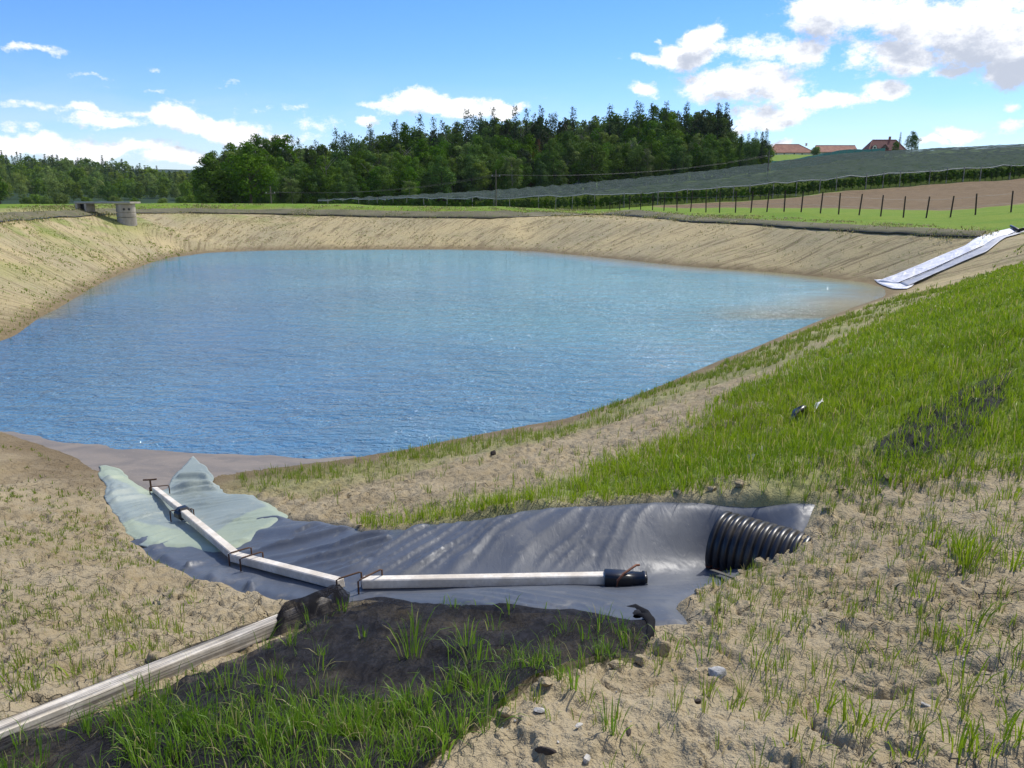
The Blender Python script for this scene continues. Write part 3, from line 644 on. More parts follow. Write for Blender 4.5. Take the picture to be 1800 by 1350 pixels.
strip = np.array([[list(ax * s + (sd * side * math.cos(a) + up * math.sin(a)) * (r + 0.002)) for a in (-0.345, -0.322, -0.30)] for s, r in prof[2:]])
mb.grid(strip); mb.build('orange_line', ORANGE, root, True)

# small flat bar under the pipe mouth
a = at(1258, 1013, 0.03); b = at(1290, 1026, 0.035); mb = MB(); mb.beam(a + [-.02, 0.02, 0], b, 0.03, 0.008, 0.002)
tag(mb.build('flat_bar', simple('grey_wood', (0.12, 0.11, 0.09), 0.8)), 'thin flat bar lying under the mouth of the corrugated pipe', 'bar')

# rolled hem of the net over the soil: a stiff black edge that arches up
p = hits([(1040, 1092), (1062, 1078), (1090, 1068), (1118, 1066), (1140, 1078), (1152, 1100), (1150, 1122), (1135, 1142)])
HP = [np.array([q[0], q[1], gz(q[0], q[1]) + h]) for q, h in zip(p, (0.01, 0.03, 0.05, 0.065, 0.065, 0.05, 0.03, 0.0))]
mb = MB(); outer = smooth_line(HP, 0.03)
G = []; cen = outer[:, :2].mean(0) + [-0.03, -0.05]
for i, q in enumerate(outer):
    dv = np.append(cen - q[:2], 0); dv /= np.linalg.norm(dv); r = 0.030 + 0.008 * math.sin(i * 0.7); f = min(1, 4 * i / len(outer), 4 * (len(outer) - 1 - i) / len(outer)) * 0.7 + 0.3
    G.append([list(q + (dv * (1 - math.cos(k)) * 1.5 + np.array([0, 0, math.sin(k) - 0.6])) * r * f) for k in np.linspace(-0.5, 2.5, 9)])
mb.grid(np.array(G))
tag(mb.build('liner_fold', simple('black_film', (0.012, 0.012, 0.014), 0.85, 0.3, 20, 0.3, 0.01, spec=0.1), None, True), 'arched fold of black film curling over the soil at the edge of the net', 'film fold')

# bunched net gathered round the beam end
BUNCH = smooth_line([np.append(hit(u, v)[:2], 0) for u, v in ((468, 1108), (505, 1092), (545, 1074), (575, 1056), (598, 1036), (614, 1048), (612, 1066), (592, 1080), (556, 1096), (520, 1112), (478, 1128))], 0.05, 0.012, 4, True)
def bunch_z(x, y):
    d = (bB - bA)[:2] / np.linalg.norm((bB - bA)[:2]); s = x * d[0] + y * d[1]; w = -x * d[1] + y * d[0]
    edge = -sdist(x, y, BUNCH)
    top = sstep(0.0, 0.10, edge) * 0.10
    return base(x, y) + 0.02 + top + (0.5 - np.abs(vnoise(w * 15 + fbm(s * 3, w * 3, 3, 2) * 1.5, s * 1.2, 9) - 0.5)) * 0.07 * sstep(0, .06, edge)
V, T = sheet(BUNCH, 0.013, bunch_z)
t = NT('bunched_net'); P = t.pos(); n2 = t.noise(P, 9, 3, 0.6, 0.5)
net = t.bsdf(color=t.mix(t.rng(n2, 0.4, 0.65), (0.006, 0.006, 0.008), (0.020, 0.020, 0.026)), rough=0.85, spec=0.08)
mx = t.n('ShaderNodeMixShader', {0: t.rng(n2, 0.38, 0.62, 0.98, 0.45), 1: t.n('ShaderNodeBsdfTransparent').outputs[0], 2: net})
tag(obj('bunched_net', np_mesh('bunched_net', V, None, T), t.done(mx.outputs[0])), 'black net bunched into folds round the upper end of the long beam', 'netting')
# thin net drawn tight over the long beam
d = bB - bA; tdir = d / np.linalg.norm(d); sdv = np.cross(tdir, [0, 0, 1]); sdv /= np.linalg.norm(sdv); upv = np.cross(sdv, tdir); mb = MB(); rows = []
for k in np.linspace(0.0, 0.97, 90):
    q = bA + d * k; j = 0.004 * math.sin(k * 40)
    rows.append([list(q + sdv * s + upv * h) for s, h in ((-0.065, -0.05), (-0.046, 0.0), (-0.042, 0.037 + j), (-0.016, 0.041), (0.016, 0.041), (0.041, 0.038), (0.045, 0.005), (0.05, -0.03), (0.11, -0.055), (0.19 + 0.05 * math.sin(k * 17), -0.06))])
mb.grid(np.array(rows)); lane = np.tile(np.cumsum([0, .064, .046, .03, .04, .03, .037, .04, .07, .08]), 90); along = np.repeat(np.arange(90) * 0.02, 10)
t = NT('stretched_net'); cv_ = t.n('ShaderNodeCombineXYZ', {0: t.math('MULTIPLY', t.attr('lane'), 95.0), 1: t.math('MULTIPLY', t.attr('along'), 1.5), 2: 0.0}); n = t.noise(cv_.outputs[0], 1.0, 2, 0.5)
m2 = t.n('ShaderNodeMixShader', {0: t.rng(n, 0.45, 0.60, 0.06, 0.60), 1: t.n('ShaderNodeBsdfTransparent').outputs[0], 2: t.bsdf(color=(0.02, 0.02, 0.023), rough=0.8, spec=0.1)})
tag(obj('stretched_net', mb.mesh('stretched_net', True, {'lane': lane, 'along': along}), t.done(m2.outputs[0])), 'fine black net drawn tight over the long pale beam', 'netting')

# ---------------- stones and litter
def stone_mesh(name, seed, size, flat=0.6, facet=3):
    rg = np.random.default_rng(seed); me = bpy.data.meshes.new(name); import bmesh
    bm = bmesh.new(); bmesh.ops.create_icosphere(bm, subdivisions=facet, radius=1)
    pl = [(Vector(rg.normal(size=3)).normalized(), 0.46 + 0.26 * rg.random()) for _ in range(14)]
    for vtx in bm.verts:
        co = vtx.co.copy()
        for nn, dd in pl:
            k = co.dot(nn)
            if k > dd: co -= nn * (k - dd)
        co *= 1 + 0.06 * (float(vnoise(np.array([co.x * 4 + seed]), np.array([co.y * 4 + co.z * 3]), seed)[0]) - 0.5)
        vtx.co = Vector((co.x * size[0], co.y * size[1], co.z * size[2]))
    bm.to_mesh(me); bm.free(); return me
def stone(u, v, r, mat, label, seed, cat='stone', name='stone', asp=(1, 0.8, 0.7), grp=None):
    p = hit(u, v); o = obj(name, stone_mesh(name, seed, (r * asp[0], r * asp[1], r * asp[2])), mat)
    o.location = (p[0], p[1], gz(p[0], p[1]) + r * asp[2] * 0.45); o.rotation_euler = (0.1, 0.1, seed); return tag(o, label, cat, grp)
ST1 = simple('pale_stone', (0.46, 0.45, 0.43), 0.85, 0.4, 40, 0.5, 0.01, col2=(0.24, 0.235, 0.22)); ST2 = simple('brick_stone', (0.45, 0.24, 0.16), 0.9, 0.3, 30, 0.4, 0.01)
ST3 = simple('dark_clod', (0.05, 0.038, 0.03), 0.95, 0.4, 25, 0.5, 0.01); ST4 = simple('slate_stone', (0.22, 0.215, 0.21), 0.85, 0.3, 30, 0.4, 0.01); ST5 = simple('white_stone', (0.55, 0.52, 0.46), 0.9, 0.3, 30, 0.4, 0.01)
stone(1258, 1194, 0.050, ST1, 'angular pale grey stone on the bare soil, the largest stone there', 4, asp=(1, 0.8, 0.75))
stone(1264, 1152, 0.032, ST2, 'pinkish broken brick piece pressed into the soil above the pale stone', 5, 'brick piece', 'brick_piece', (1, 0.7, 0.4))
stone(950, 1272, 0.024, ST5, 'small white stone beside the grass at the edge of the net', 6, asp=(1.1, .6, .5))
stone(1016, 1296, 0.017, ST5, 'small white pebble right of the white stone near the net', 7, asp=(1.2, .6, .4))
stone(1030, 1342, 0.022, ST5, 'cream stone at the bottom edge of the photo', 8, asp=(.8, .7, .9))
stone(960, 1344, 0.030, ST3, 'black charred wood piece at the bottom edge of the photo', 9, 'wood piece', 'charred_wood', (1.3, .6, .5))
stone(1226, 1241, 0.016, ST3, 'small dark clod below the pale grey stone', 10, 'clod', 'soil_clod')
stone(1231, 1258, 0.016, ST4, 'small slate grey pebble below the dark clod', 11, asp=(1.1, .8, .5))
stone(1629, 1240, 0.018, ST5, 'small white pebble among sprouts on the right soil', 12, asp=(1.1, .7, .4))
stone(1652, 1014, 0.018, ST4, 'small dark grey stone beside the big grass clump on the right', 13)
stone(1104, 1292, 0.02, ST3, 'dark bark flake on the soil below the tall single tuft', 14, 'bark', 'bark_flake', (1.4, .5, .3))
stone(853, 1032 + 25, 0.012, ST5, 'tiny pinkish pebble on the net mound', 15)
stone(867, 801, 0.05, ST3, 'dark lump on the sandy slope near the water', 16, 'clod', 'soil_clod')
for i, (u, v, r, w_) in enumerate(((1338, 994, .045, 'in front of the corrugated pipe'), (1366, 984, .035, 'in front of the corrugated pipe'), (1304, 1012, .03, 'in front of the corrugated pipe'), (1286, 1032, .025, 'at the right end of the black liner'), (1226, 1052, .028, 'at the right end of the black liner'),
        (1132, 1098, .04, 'under the arched fold of film'), (1104, 1112, .035, 'under the arched fold of film'), (1160, 1150, .05, 'at the edge of the shade net'), (1128, 1166, .04, 'at the edge of the shade net'), (1086, 1180, .045, 'at the edge of the shade net'), (1012, 1200, .04, 'at the edge of the shade net'), (955, 1228, .035, 'at the edge of the shade net'), (890, 1275, .035, 'at the edge of the shade net'),
        (1250, 866, .04, 'between the liner and the grass slope'), (1300, 864, .045, 'between the liner and the grass slope'), (1190, 873, .03, 'between the liner and the grass slope'), (514, 906, .03, 'between the liner and the grass slope'), (632, 928, .025, 'between the liner and the grass slope'), (1450, 905, .03, 'behind the corrugated pipe'), (1475, 868, .04, 'behind the corrugated pipe'), (1560, 850, .035, 'behind the corrugated pipe'))):
    o = stone(u, v, r, SOIL, 'crumbly soil clod lying ' + w_, 60 + i, 'clod', 'soil_clod', (1.2, .95, .7), 'soil clods ' + w_)
for i in range(40):                                                    # scattered clods and grit, individually placed
    u = RNG.uniform(860, 1790); v = RNG.uniform(1040, 1340)
    p = hit(u, v)
    if sdist(np.array([p[0]]), np.array([p[1]]), SHADE_NET)[0] < 0.05 or sdist(np.array([p[0]]), np.array([p[1]]), BLACK_LINER)[0] < 0.05: continue
    k = int(RNG.integers(0, 4)); o = obj('pebble', stone_mesh('pebble', 30 + i % 7, (0.006, 0.0045, 0.0035), facet=2), (ST5, ST4, ST1, SOIL)[k])
    o.location = (p[0], p[1], gz(p[0], p[1]) + 0.003); o.scale = [RNG.uniform(0.6, 1.5)] * 3; o.rotation_euler = (0, 0, RNG.uniform(0, 6))
    tag(o, ('tiny white pebble', 'tiny slate pebble', 'tiny grey pebble', 'tiny brown crumb of soil')[k] + ' scattered on the bare soil at the lower right', 'pebble', ('tiny white pebbles', 'tiny slate pebbles', 'tiny grey pebbles', 'tiny soil crumbs')[k])

# scraps of film in the grass on the slope
def scrap(pxs, mat, label, lift, seed):
    P = smooth_line(hits(pxs), 0.06, 0.02, seed, True)
    V, T = sheet(P, 0.04, lambda x, y: ground_z(x, y) + lift * 0.7 + (fbm(x * 9, y * 9, seed, 3) - 0.4) * 0.16)
    return tag(thick(obj('film_scrap', np_mesh('film_scrap', V, None, T), mat), 0.004), label, 'film scrap')
scrap([(1388, 752), (1394, 737), (1412, 728), (1426, 726), (1420, 736), (1402, 744)], BLACKP, 'crumpled black film scrap in the grass on the slope', 0.03, 3)
scrap([(1422, 728), (1444, 714), (1446, 717), (1428, 731)], simple('white_film', (0.7, 0.7, 0.72), 0.5), 'thin white film scrap beside the black one in the grass', 0.02, 4)
scrap([(1312, 810), (1340, 792), (1343, 797), (1318, 814)], ST4, 'narrow grey film strip in the grass below the other scraps', 0.02, 5)

# ---------------- white spillway sheet in the corner of the pond
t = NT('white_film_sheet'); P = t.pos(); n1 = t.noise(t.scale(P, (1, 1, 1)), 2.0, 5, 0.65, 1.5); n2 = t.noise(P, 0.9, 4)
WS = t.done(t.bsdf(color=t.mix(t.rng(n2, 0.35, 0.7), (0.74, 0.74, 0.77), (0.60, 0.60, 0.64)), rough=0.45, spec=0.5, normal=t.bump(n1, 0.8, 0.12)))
t = NT('shaded_film_sheet'); P = t.pos(); n1 = t.noise(P, 2.0, 4, 0.6, 1.0)
GS = t.done(t.bsdf(color=t.mix(t.rng(n1, 0.35, 0.7), (0.42, 0.43, 0.46), (0.34, 0.35, 0.38)), rough=0.5, spec=0.4, normal=t.bump(n1, 0.4, 0.1)))  # same sheet beyond the fold, its shade put into a greyer colour
root = thing('spillway_sheet', 'white plastic sheet lining the spillway down into the far right corner of the pond', 'sheet', tuple(PZ(1575, 500, WATER_Z)))
org = np.array(root.location)
def strip_sheet(name, left, right, mat, nz, seed, par):
    L = smooth_line(left, 0.14); n = len(L); Rr = np.array([np.interp(np.linspace(0, 1, n), np.linspace(0, 1, len(right)), np.array(right)[:, k]) for k in range(3)]).T
    G = np.array([L + (Rr - L) * s for s in np.linspace(0, 1, 9)]).transpose(1, 0, 2)
    gg = ground_z(G[..., 0].ravel(), G[..., 1].ravel()).reshape(G.shape[:2]); G[..., 2] = np.maximum(G[..., 2], gg + 0.06) + (fbm(G[..., 0] * 2.2, G[..., 1] * 2.2, seed, 4) - 0.5) * nz
    mb = MB(); mb.grid(G - org); o = mb.build(name, mat, par, True); return thick(o, 0.01)
def gp(u, v, lift): p = hit(u, v); return np.array([p[0], p[1], max(base(p[0], p[1]) + lift, WATER_Z + 0.02)])
Lw = [gp(1543, 497, 0.06), gp(1608, 471, 0.07), gp(1696, 435, 0.07), gp(1779, 404, 0.08)]
Mw = [gp(1580, 500, 0.02), gp(1640, 477, 0.05), gp(1720, 440, 0.05), gp(1788, 411, 0.06)]
Rw = [gp(1594, 505, 0.05), gp(1652, 480, 0.07), gp(1734, 445, 0.07), gp(1806, 408, 0.08)]
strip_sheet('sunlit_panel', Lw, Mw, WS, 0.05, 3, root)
strip_sheet('shaded_panel', [m + [0.03, 0, 0.012] for m in Mw], Rw, GS, 0.03, 5, root)
mb = MB(); mb.tube([np.array(m) + [0.0, 0, 0.05] - org for m in smooth_line(Mw, 0.5)], 0.016, 6); mb.build('crease_cord', BLACKP, root, True)
toe = smooth_line([PZ(u, v, WATER_Z) for u, v in ((1536, 496), (1580, 499), (1606, 508), (1594, 515), (1570, 510), (1550, 503))], 0.2, 0.05, 3, True)
V, T = sheet(toe, 0.2, lambda x, y: np.maximum(base(x, y) + 0.03, WATER_Z + 0.03)); o = obj('toe', np_mesh('toe', V - org, None, T), WS, root); thick(o, 0.01)
V0 = hit(1772, 410); mb = MB(); mb.tube([gp(1776, 404, 0.15), gp(1790, 411, 0.12), gp(1812, 408, 0.2)], [0.05, 0.07, 0.06], 8)
tag(mb.build('film_roll', BLACKP, smooth=True), 'dark roll of film at the top end of the white spillway sheet', 'film roll')

# ---------------- net strip with its black hem along the top of the bank
t = NT('bank_net'); P = t.pos(); n1 = t.noise(P, 0.45, 4, 0.6); n2 = t.noise(P, 3.5, 4, 0.7)
c = t.mix(t.rng(n1, 0.35, 0.65), (0.115, 0.105, 0.066), (0.165, 0.148, 0.092)); c = t.mix(t.math('MULTIPLY', t.rng(n2, 0.5, 0.68), 0.6), c, (0.10, 0.14, 0.035))
BN = t.done(t.bsdf(color=c, rough=0.9, spec=0.1, normal=t.bump(n2, 0.6, 0.1)))
root = thing('bank_net', 'long dark net strip with a black hem along the top of the pond bank', 'netting', tuple(NETLINE[6]))
org = np.array(root.location); Lo = smooth_line(NETLINE, 0.35, 0.10, 3); n = len(Lo)
cr = np.array(CREST)[:, :2]; G = []
for q in Lo:
    dd, _ = polydist(np.array([q[0]]), np.array([q[1]]), cr, False); k = np.argmin(np.hypot(*(smooth_line(CREST, 0.3)[:, :2] - q[:2]).T)); e = smooth_line(CREST, 0.3)[k]
    G.append([q[:2] + (e[:2] - q[:2]) * s for s in np.linspace(0, 0.68, 6)])
G = np.array(G); Gz = ground_z(G[..., 0].ravel(), G[..., 1].ravel()).reshape(G.shape[:2]) + 0.08; Gz[:, 0] -= 0.05; Gz[:, -1] -= 0.11; Gz += 0.05 * (fbm(G[..., 0] * 1.5, G[..., 1] * 1.5, 5, 3) - 0.5)
mb = MB(); mb.grid(np.dstack([G, Gz[..., None]]) - org); o = mb.build('net_strip', BN, root, True); thick(o, 0.01)
hem = np.column_stack([G[:, 0], Gz[:, 0] + 0.02 + 0.05 * (vnoise(np.arange(n) * 0.4, np.zeros(n), 3) - 0.3)]) - org
mb = MB(); mb.tube(hem, 0.018, 6); mb.build('hem', BLACKP, root, True)

# ---------------- concrete shaft with its walkway on the left bank
t = NT('concrete'); P = t.objc(); n1 = t.noise(t.scale(P, (1, 1, 0.4)), 2.5, 5, 0.65); n2 = t.noise(P, 14, 4)
c = t.mix(t.rng(n1, 0.35, 0.65), (0.40, 0.37, 0.32), (0.29, 0.265, 0.225)); CONC = t.done(t.bsdf(color=c, rough=0.9, spec=0.2, normal=t.bump(n2, 0.4, 0.03)))
p = hit(224, 392); Dm = p[1]; sx = lambda u: (u - 900) / F * (Dm * COSP + 0.6 * SINP)
topz = PD(224, 354.5, Dm)[2]
root = thing('concrete_shaft', 'round concrete shaft of stacked rings on the left bank', 'shaft', (p[0], p[1], p[2])); Rr = 15.2 / F * Dm; zt = topz - p[2] - 0.12
zs = [-0.5, zt * 0.30, zt * 0.55, zt]
for i in range(3):
    a, b = zs[i] + (0.012 if i else 0), zs[i + 1] - 0.012; k = 1 + 0.012 * (i % 2); mb = MB(); prof = [(a, Rr * .80 * k), (a, Rr * .975 * k), (a + .02, Rr * k), (b - .02, Rr * k), (b, Rr * .975 * k), (b, Rr * .80 * k), (a, Rr * .80 * k)]
    mb.grid(np.array([[[r * math.cos(x), r * math.sin(x), z] for x in np.linspace(0, 2 * math.pi, 40, endpoint=False)] for z, r in prof]), closed_v=True)
    mb.build('concrete_ring', CONC, root, False)
for dx, dz in ((0.30, -0.55), (0.78, -0.62)):
    a = -math.pi / 2 + math.asin(dx * 0.9); mb = MB(); mb.tube([(Rr * 0.97 * math.cos(a), Rr * 0.97 * math.sin(a), zt * 0.72), (Rr * 1.03 * math.cos(a), Rr * 1.03 * math.sin(a), zt * 0.72)], 0.07, 12); mb.build('hole_shade', BLACKP, root)  # capped black discs, the darkness of the holes put into their colour
wr = thing('walkway', 'concrete walkway slab from the bank top to the round shaft', 'walkway', (p[0], p[1], topz)); x0 = sx(142) - p[0]; x1 = sx(239) - p[0]
mb = MB(); mb.box(((x0 + x1) / 2, 0, -0.06), (x1 - x0, 1.3, 0.11), None, 0.015); mb.build('slab', CONC, wr)
STEEL = simple('galvanised_steel', (0.45, 0.46, 0.47), 0.45, 0.2, 10, metal=0.7)
mb = MB(); mb.beam((x0, -0.67, -0.02), (x1, -0.67, -0.02), 0.05, 0.06, 0.005); mb.build('edge_rail', STEEL, wr)
bx = sx(153) - p[0]; gb = gz(p[0] + bx, p[1]) - topz; mb = MB(); hh = -0.12 - gb + 0.25
w = 0.11; mb.box((bx - .26, -.2, -0.118 - hh / 2), (w, 1.0, hh), None, .01); mb.box((bx + .26, -.2, -0.118 - hh / 2), (w, 1.0, hh), None, .01); mb.box((bx, .22, -0.118 - hh / 2), (.41, .1, hh), None, .01); mb.build('abutment', CONC, wr)
mb = MB(); mb.box((bx, -.1, -0.118 - hh / 2), (.40, .5, hh), None, .01); mb.build('recess_shade', BLACKP, wr)  # solid black block, the shade inside the opening put into its colour
# ------------------------------------------------------------------ trees
def leaf_material(name, c1, c2, trans=0.35, seed_var=0.5):
    t = NT(name); tint = t.attr('tint'); oi = t.n('ShaderNodeObjectInfo').outputs['Random']
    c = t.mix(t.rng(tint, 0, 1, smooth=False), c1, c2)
    hs = t.n('ShaderNodeHueSaturation', {'Hue': t.rng(oi, 0, 1, 0.5 - 0.008, 0.5 + 0.014, False), 'Saturation': t.rng(t.math('FRACT', t.math('MULTIPLY', oi, 7.3)), 0, 1, 0.85, 1.08, False),
              'Value': t.rng(t.math('FRACT', t.math('MULTIPLY', oi, 13.7)), 0, 1, 1 - 0.35 * seed_var, 1 + 0.4 * seed_var, False), 'Color': c})
    col = hs.outputs[0]
    d = t.bsdf(color=col, rough=0.7, spec=0.05); tl = t.n('ShaderNodeBsdfTranslucent', {'Color': col}).outputs[0]
    return t.done(t.n('ShaderNodeMixShader', {0: trans, 1: d, 2: tl}).outputs[0])
LEAF_DEC = leaf_material('broadleaf_foliage', (0.050, 0.112, 0.010), (0.130, 0.225, 0.020), 0.26)
LEAF_LIGHT = leaf_material('light_foliage', (0.115, 0.190, 0.030), (0.200, 0.275, 0.050), 0.28)
LEAF_CON = leaf_material('conifer_needles', (0.022, 0.050, 0.018), (0.050, 0.088, 0.028), 0.18)
LEAF_PINE = leaf_material('pine_needles', (0.035, 0.062, 0.020), (0.075, 0.098, 0.032), 0.18)
LEAF_DEAD = leaf_material('dead_needles', (0.11, 0.045, 0.02), (0.19, 0.08, 0.035), 0.15)
BARK = simple('bark', (0.10, 0.075, 0.055), 0.95, 0.4, 6, 0.6, 0.03, stretch=(3, 3, 0.6))
BARK_PALE = simple('pale_bark', (0.36, 0.32, 0.27), 0.9, 0.4, 4, 0.5, 0.02, stretch=(2, 2, 0.6))

def leaf_quads(C, N, S, rg, asp=0.6, tint=None):
    """one folded leaf spray per centre: C centres, N normals, S sizes"""
    n = len(C); N = N / (np.linalg.norm(N, axis=1, keepdims=True) + 1e-9)
    A = np.cross(N, rg.normal(size=(n, 3))); A /= np.linalg.norm(A, axis=1, keepdims=True) + 1e-9; B = np.cross(N, A); S = S[:, None]
    V = np.stack([C - A * S, C - B * S * asp + N * S * 0.15, C + A * S, C + B * S * asp + N * S * 0.15], 1).reshape(-1, 3)
    Q = np.arange(4 * n).reshape(n, 4)
    return V, Q, np.repeat(rg.random(n) if tint is None else tint, 4)
def broadleaf(name, seed, H, R, crown_from=0.16, lobes=46, per=80, leaf=0.36, shape=1.0):
    rg = np.random.default_rng(seed); C = []; N = []; S = []; TT = []
    zc = H * (1 + crown_from) / 2; hz = H * (1 - crown_from) / 2
    for i in range(lobes):
        d = rg.normal(size=3); d /= np.linalg.norm(d); k = rg.uniform(0.45, 0.86)
        prof = (1.0 - 0.25 * max(0, d[2]) ** 2 * shape)
        c = np.array([d[0] * R * k * prof, d[1] * R * k * prof, zc + d[2] * hz * k]); r = rg.uniform(0.20, 0.38) * R * (1.15 if d[2] < 0.4 else 0.9)
        lt = rg.random()
        m = int(per * rg.uniform(0.7, 1.2)); dd = rg.normal(size=(m, 3)); dd[:, 2] += 0.25; dd /= np.linalg.norm(dd, axis=1, keepdims=True)
        rad = r * rg.uniform(0.6, 1.12, (m, 1)); C.append(c + dd * rad * [1, 1, 0.85]); N.append(dd + rg.normal(size=(m, 3)) * 0.40 + [0, 0, 0.2]); S.append(rg.uniform(0.6, 1.3, m) * leaf); TT.append(np.clip(lt * 0.6 + rg.random(m) * 0.4, 0, 1))
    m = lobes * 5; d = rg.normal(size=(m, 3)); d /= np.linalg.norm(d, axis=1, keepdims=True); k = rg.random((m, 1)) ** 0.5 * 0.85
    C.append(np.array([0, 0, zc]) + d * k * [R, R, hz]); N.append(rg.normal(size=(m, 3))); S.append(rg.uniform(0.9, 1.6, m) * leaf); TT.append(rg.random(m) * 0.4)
    V, Q, tt = leaf_quads(np.vstack(C), np.vstack(N), np.concatenate(S), rg, 0.62, np.concatenate(TT))
    return np_mesh(name, V, Q, smooth=False, attrs={'tint': tt})
def conifer(name, seed, H, R, base_z=0.08, whorls=34, arms=9, leaf=0.42, power=0.85):
    rg = np.random.default_rng(seed); C = []; N = []; S = []
    for w in range(whorls):
        f = w / (whorls - 1); z = H * (base_z + (1 - base_z) * f * 0.985); L = R * (1 - f) ** power * rg.uniform(0.8, 1.1) + 0.26
        for a in range(arms if f < 0.75 else 7):
            th = rg.uniform(0, 6.283); l = L * rg.uniform(0.65, 1.1); m = max(2, int(l / 0.38)); s = (np.arange(m) + 0.7) / m
            dz = -0.30 * l * s + 0.16 * l * s ** 2.5 - 0.02
            for rep in range(2):
                C.append(np.stack([math.cos(th) * l * s, math.sin(th) * l * s, z + dz], 1) + rg.normal(size=(m, 3)) * [0.16, 0.16, 0.14])
                N.append(np.tile([math.cos(th) * 0.35, math.sin(th) * 0.35, 1.0], (m, 1)) + rg.normal(size=(m, 3)) * 0.55); S.append(leaf * (1.1 - 0.5 * s) * (1.08 - 0.36 * f) * rg.uniform(0.7, 1.2, m))
    V, Q, tt = leaf_quads(np.vstack(C), np.vstack(N), np.concatenate(S), rg, 0.5)
    return np_mesh(name, V, Q, smooth=False, attrs={'tint': tt})
def trunk_mesh(name, H, r, seed, limbs=7, frm=0.3, upto=0.8, spread=0.5):
    rg = np.random.default_rng(seed); mb = MB(); n = 7
    P = [(rg.normal() * 0.12 * k / n, rg.normal() * 0.12 * k / n, H * k / n - 0.4) for k in range(n + 1)]; mb.tube(P, [r * (1 - 0.9 * k / n) * (1.35 if k == 0 else 1) for k in range(n + 1)], 8)
    for i in range(limbs):
        z = H * rg.uniform(frm, upto); th = rg.uniform(0, 6.28); l = H * spread * rg.uniform(0.25, 0.5); rr = r * 0.45 * (1 - z / H)
        mb.tube([(0, 0, z - 0.4), (math.cos(th) * l * .5, math.sin(th) * l * .5, z + l * .35), (math.cos(th) * l, math.sin(th) * l, z + l * .8)], [rr + .03, rr * .6 + .02, .02], 5)
    return mb.mesh(name, True)

# prototypes 10 m tall, scaled where they stand
PROTO = {
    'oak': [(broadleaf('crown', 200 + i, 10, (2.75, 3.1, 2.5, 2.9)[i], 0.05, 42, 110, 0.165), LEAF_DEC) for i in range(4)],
    'light': [(broadleaf('crown', 230 + i, 10, (2.0, 2.4)[i], 0.10, 34, 100, 0.155), LEAF_LIGHT) for i in range(2)],
    'spruce': [(conifer('crown', 240 + i, 10, (1.55, 1.85, 1.40)[i], 0.06, 42, 12, 0.20), LEAF_CON) for i in range(3)],
    'pine': [(broadleaf('crown', 250 + i, 10, (1.7, 2.0)[i], 0.34, 40, 80, 0.16, 0.4), LEAF_PINE) for i in range(2)],
    'dead': [(conifer('crown', 260, 10, 1.2, 0.3, 22, 7, 0.17), LEAF_DEAD)],
    'bush': [(broadleaf('crown', 270 + i, 10, 6.0, 0.0, 40, 70, 0.42), LEAF_LIGHT) for i in range(2)],
}
TRUNK = {'oak': (trunk_mesh('trunk', 9.0, 0.22, 1), BARK), 'light': (trunk_mesh('trunk', 9.4, 0.15, 2), BARK_PALE), 'spruce': (trunk_mesh('trunk', 8.7, 0.15, 3, 0), BARK),
         'pine': (trunk_mesh('trunk', 8.6, 0.16, 4, 5, 0.45), BARK), 'dead': (trunk_mesh('trunk', 9.0, 0.12, 5, 0), BARK), 'bush': (trunk_mesh('trunk', 7, 0.4, 6, 6, 0.1, 0.5, 0.9), BARK)}
NAME = {'oak': 'broadleaf_tree', 'light': 'birch_tree', 'spruce': 'spruce_tree', 'pine': 'pine_tree', 'dead': 'dead_spruce', 'bush': 'bush'}
CAT = {'oak': 'tree', 'light': 'tree', 'spruce': 'tree', 'pine': 'tree', 'dead': 'tree', 'bush': 'bush'}
for kind, lst in PROTO.items():
    for me, m in lst: me.materials.append(m)
    TRUNK[kind][0].materials.append(TRUNK[kind][1])
def plant(kind, x, y, H, label, group=None, wide=1.0, zoff=-0.2):
    i = int(RNG.integers(len(PROTO[kind]))); k = H / 10
    r = thing(NAME[kind], label, CAT[kind], (x, y, gz(x, y) + zoff), float(RNG.uniform(0, 6.28)), group); r.scale = (k * wide, k * wide, k)
    obj('trunk', TRUNK[kind][0], None, r); obj('crown', PROTO[kind][i][0], None, r); return r

TOP = np.array([(355, 300), (362, 285), (372, 266), (400, 250), (425, 244), (470, 236), (505, 234), (545, 244), (570, 248), (600, 238), (640, 232), (690, 222), (730, 214), (770, 214), (800, 212), (830, 204), (870, 200), (900, 196), (950, 198), (985, 196),
                (1030, 200), (1060, 196), (1110, 188), (1140, 184), (1180, 190), (1220, 190), (1250, 186), (1268, 192), (1278, 232), (1296, 240), (1312, 232), (1340, 236), (1348, 262)], float)
BASE = np.array([(350, 357), (640, 357), (760, 350), (900, 339), (1000, 330), (1150, 314), (1250, 304), (1350, 293)], float)
EDGE = np.array([(350, 182), (640, 195), (760, 205), (900, 214), (1000, 220), (1150, 228), (1250, 234), (1350, 240)], float)
topv = lambda u: np.interp(u, TOP[:, 0], TOP[:, 1]); edged = lambda u: np.interp(u, EDGE[:, 0], EDGE[:, 1])
def tree_at(u, vt, D, kind, label, group=None, wide=1.0):
    x = ray(u, 340)[0] / ray(u, 340)[1] * D; zt = PD(u, vt, D)[2]; H = zt - gz(x, D) + 0.2
    if H < 1.5: return None
    return plant(kind, x, D, H, label, group, wide)
GF = 'trees along the front of the wood'; GB = 'trees rising out of the wood behind'; GM = 'trees in the middle of the wood'
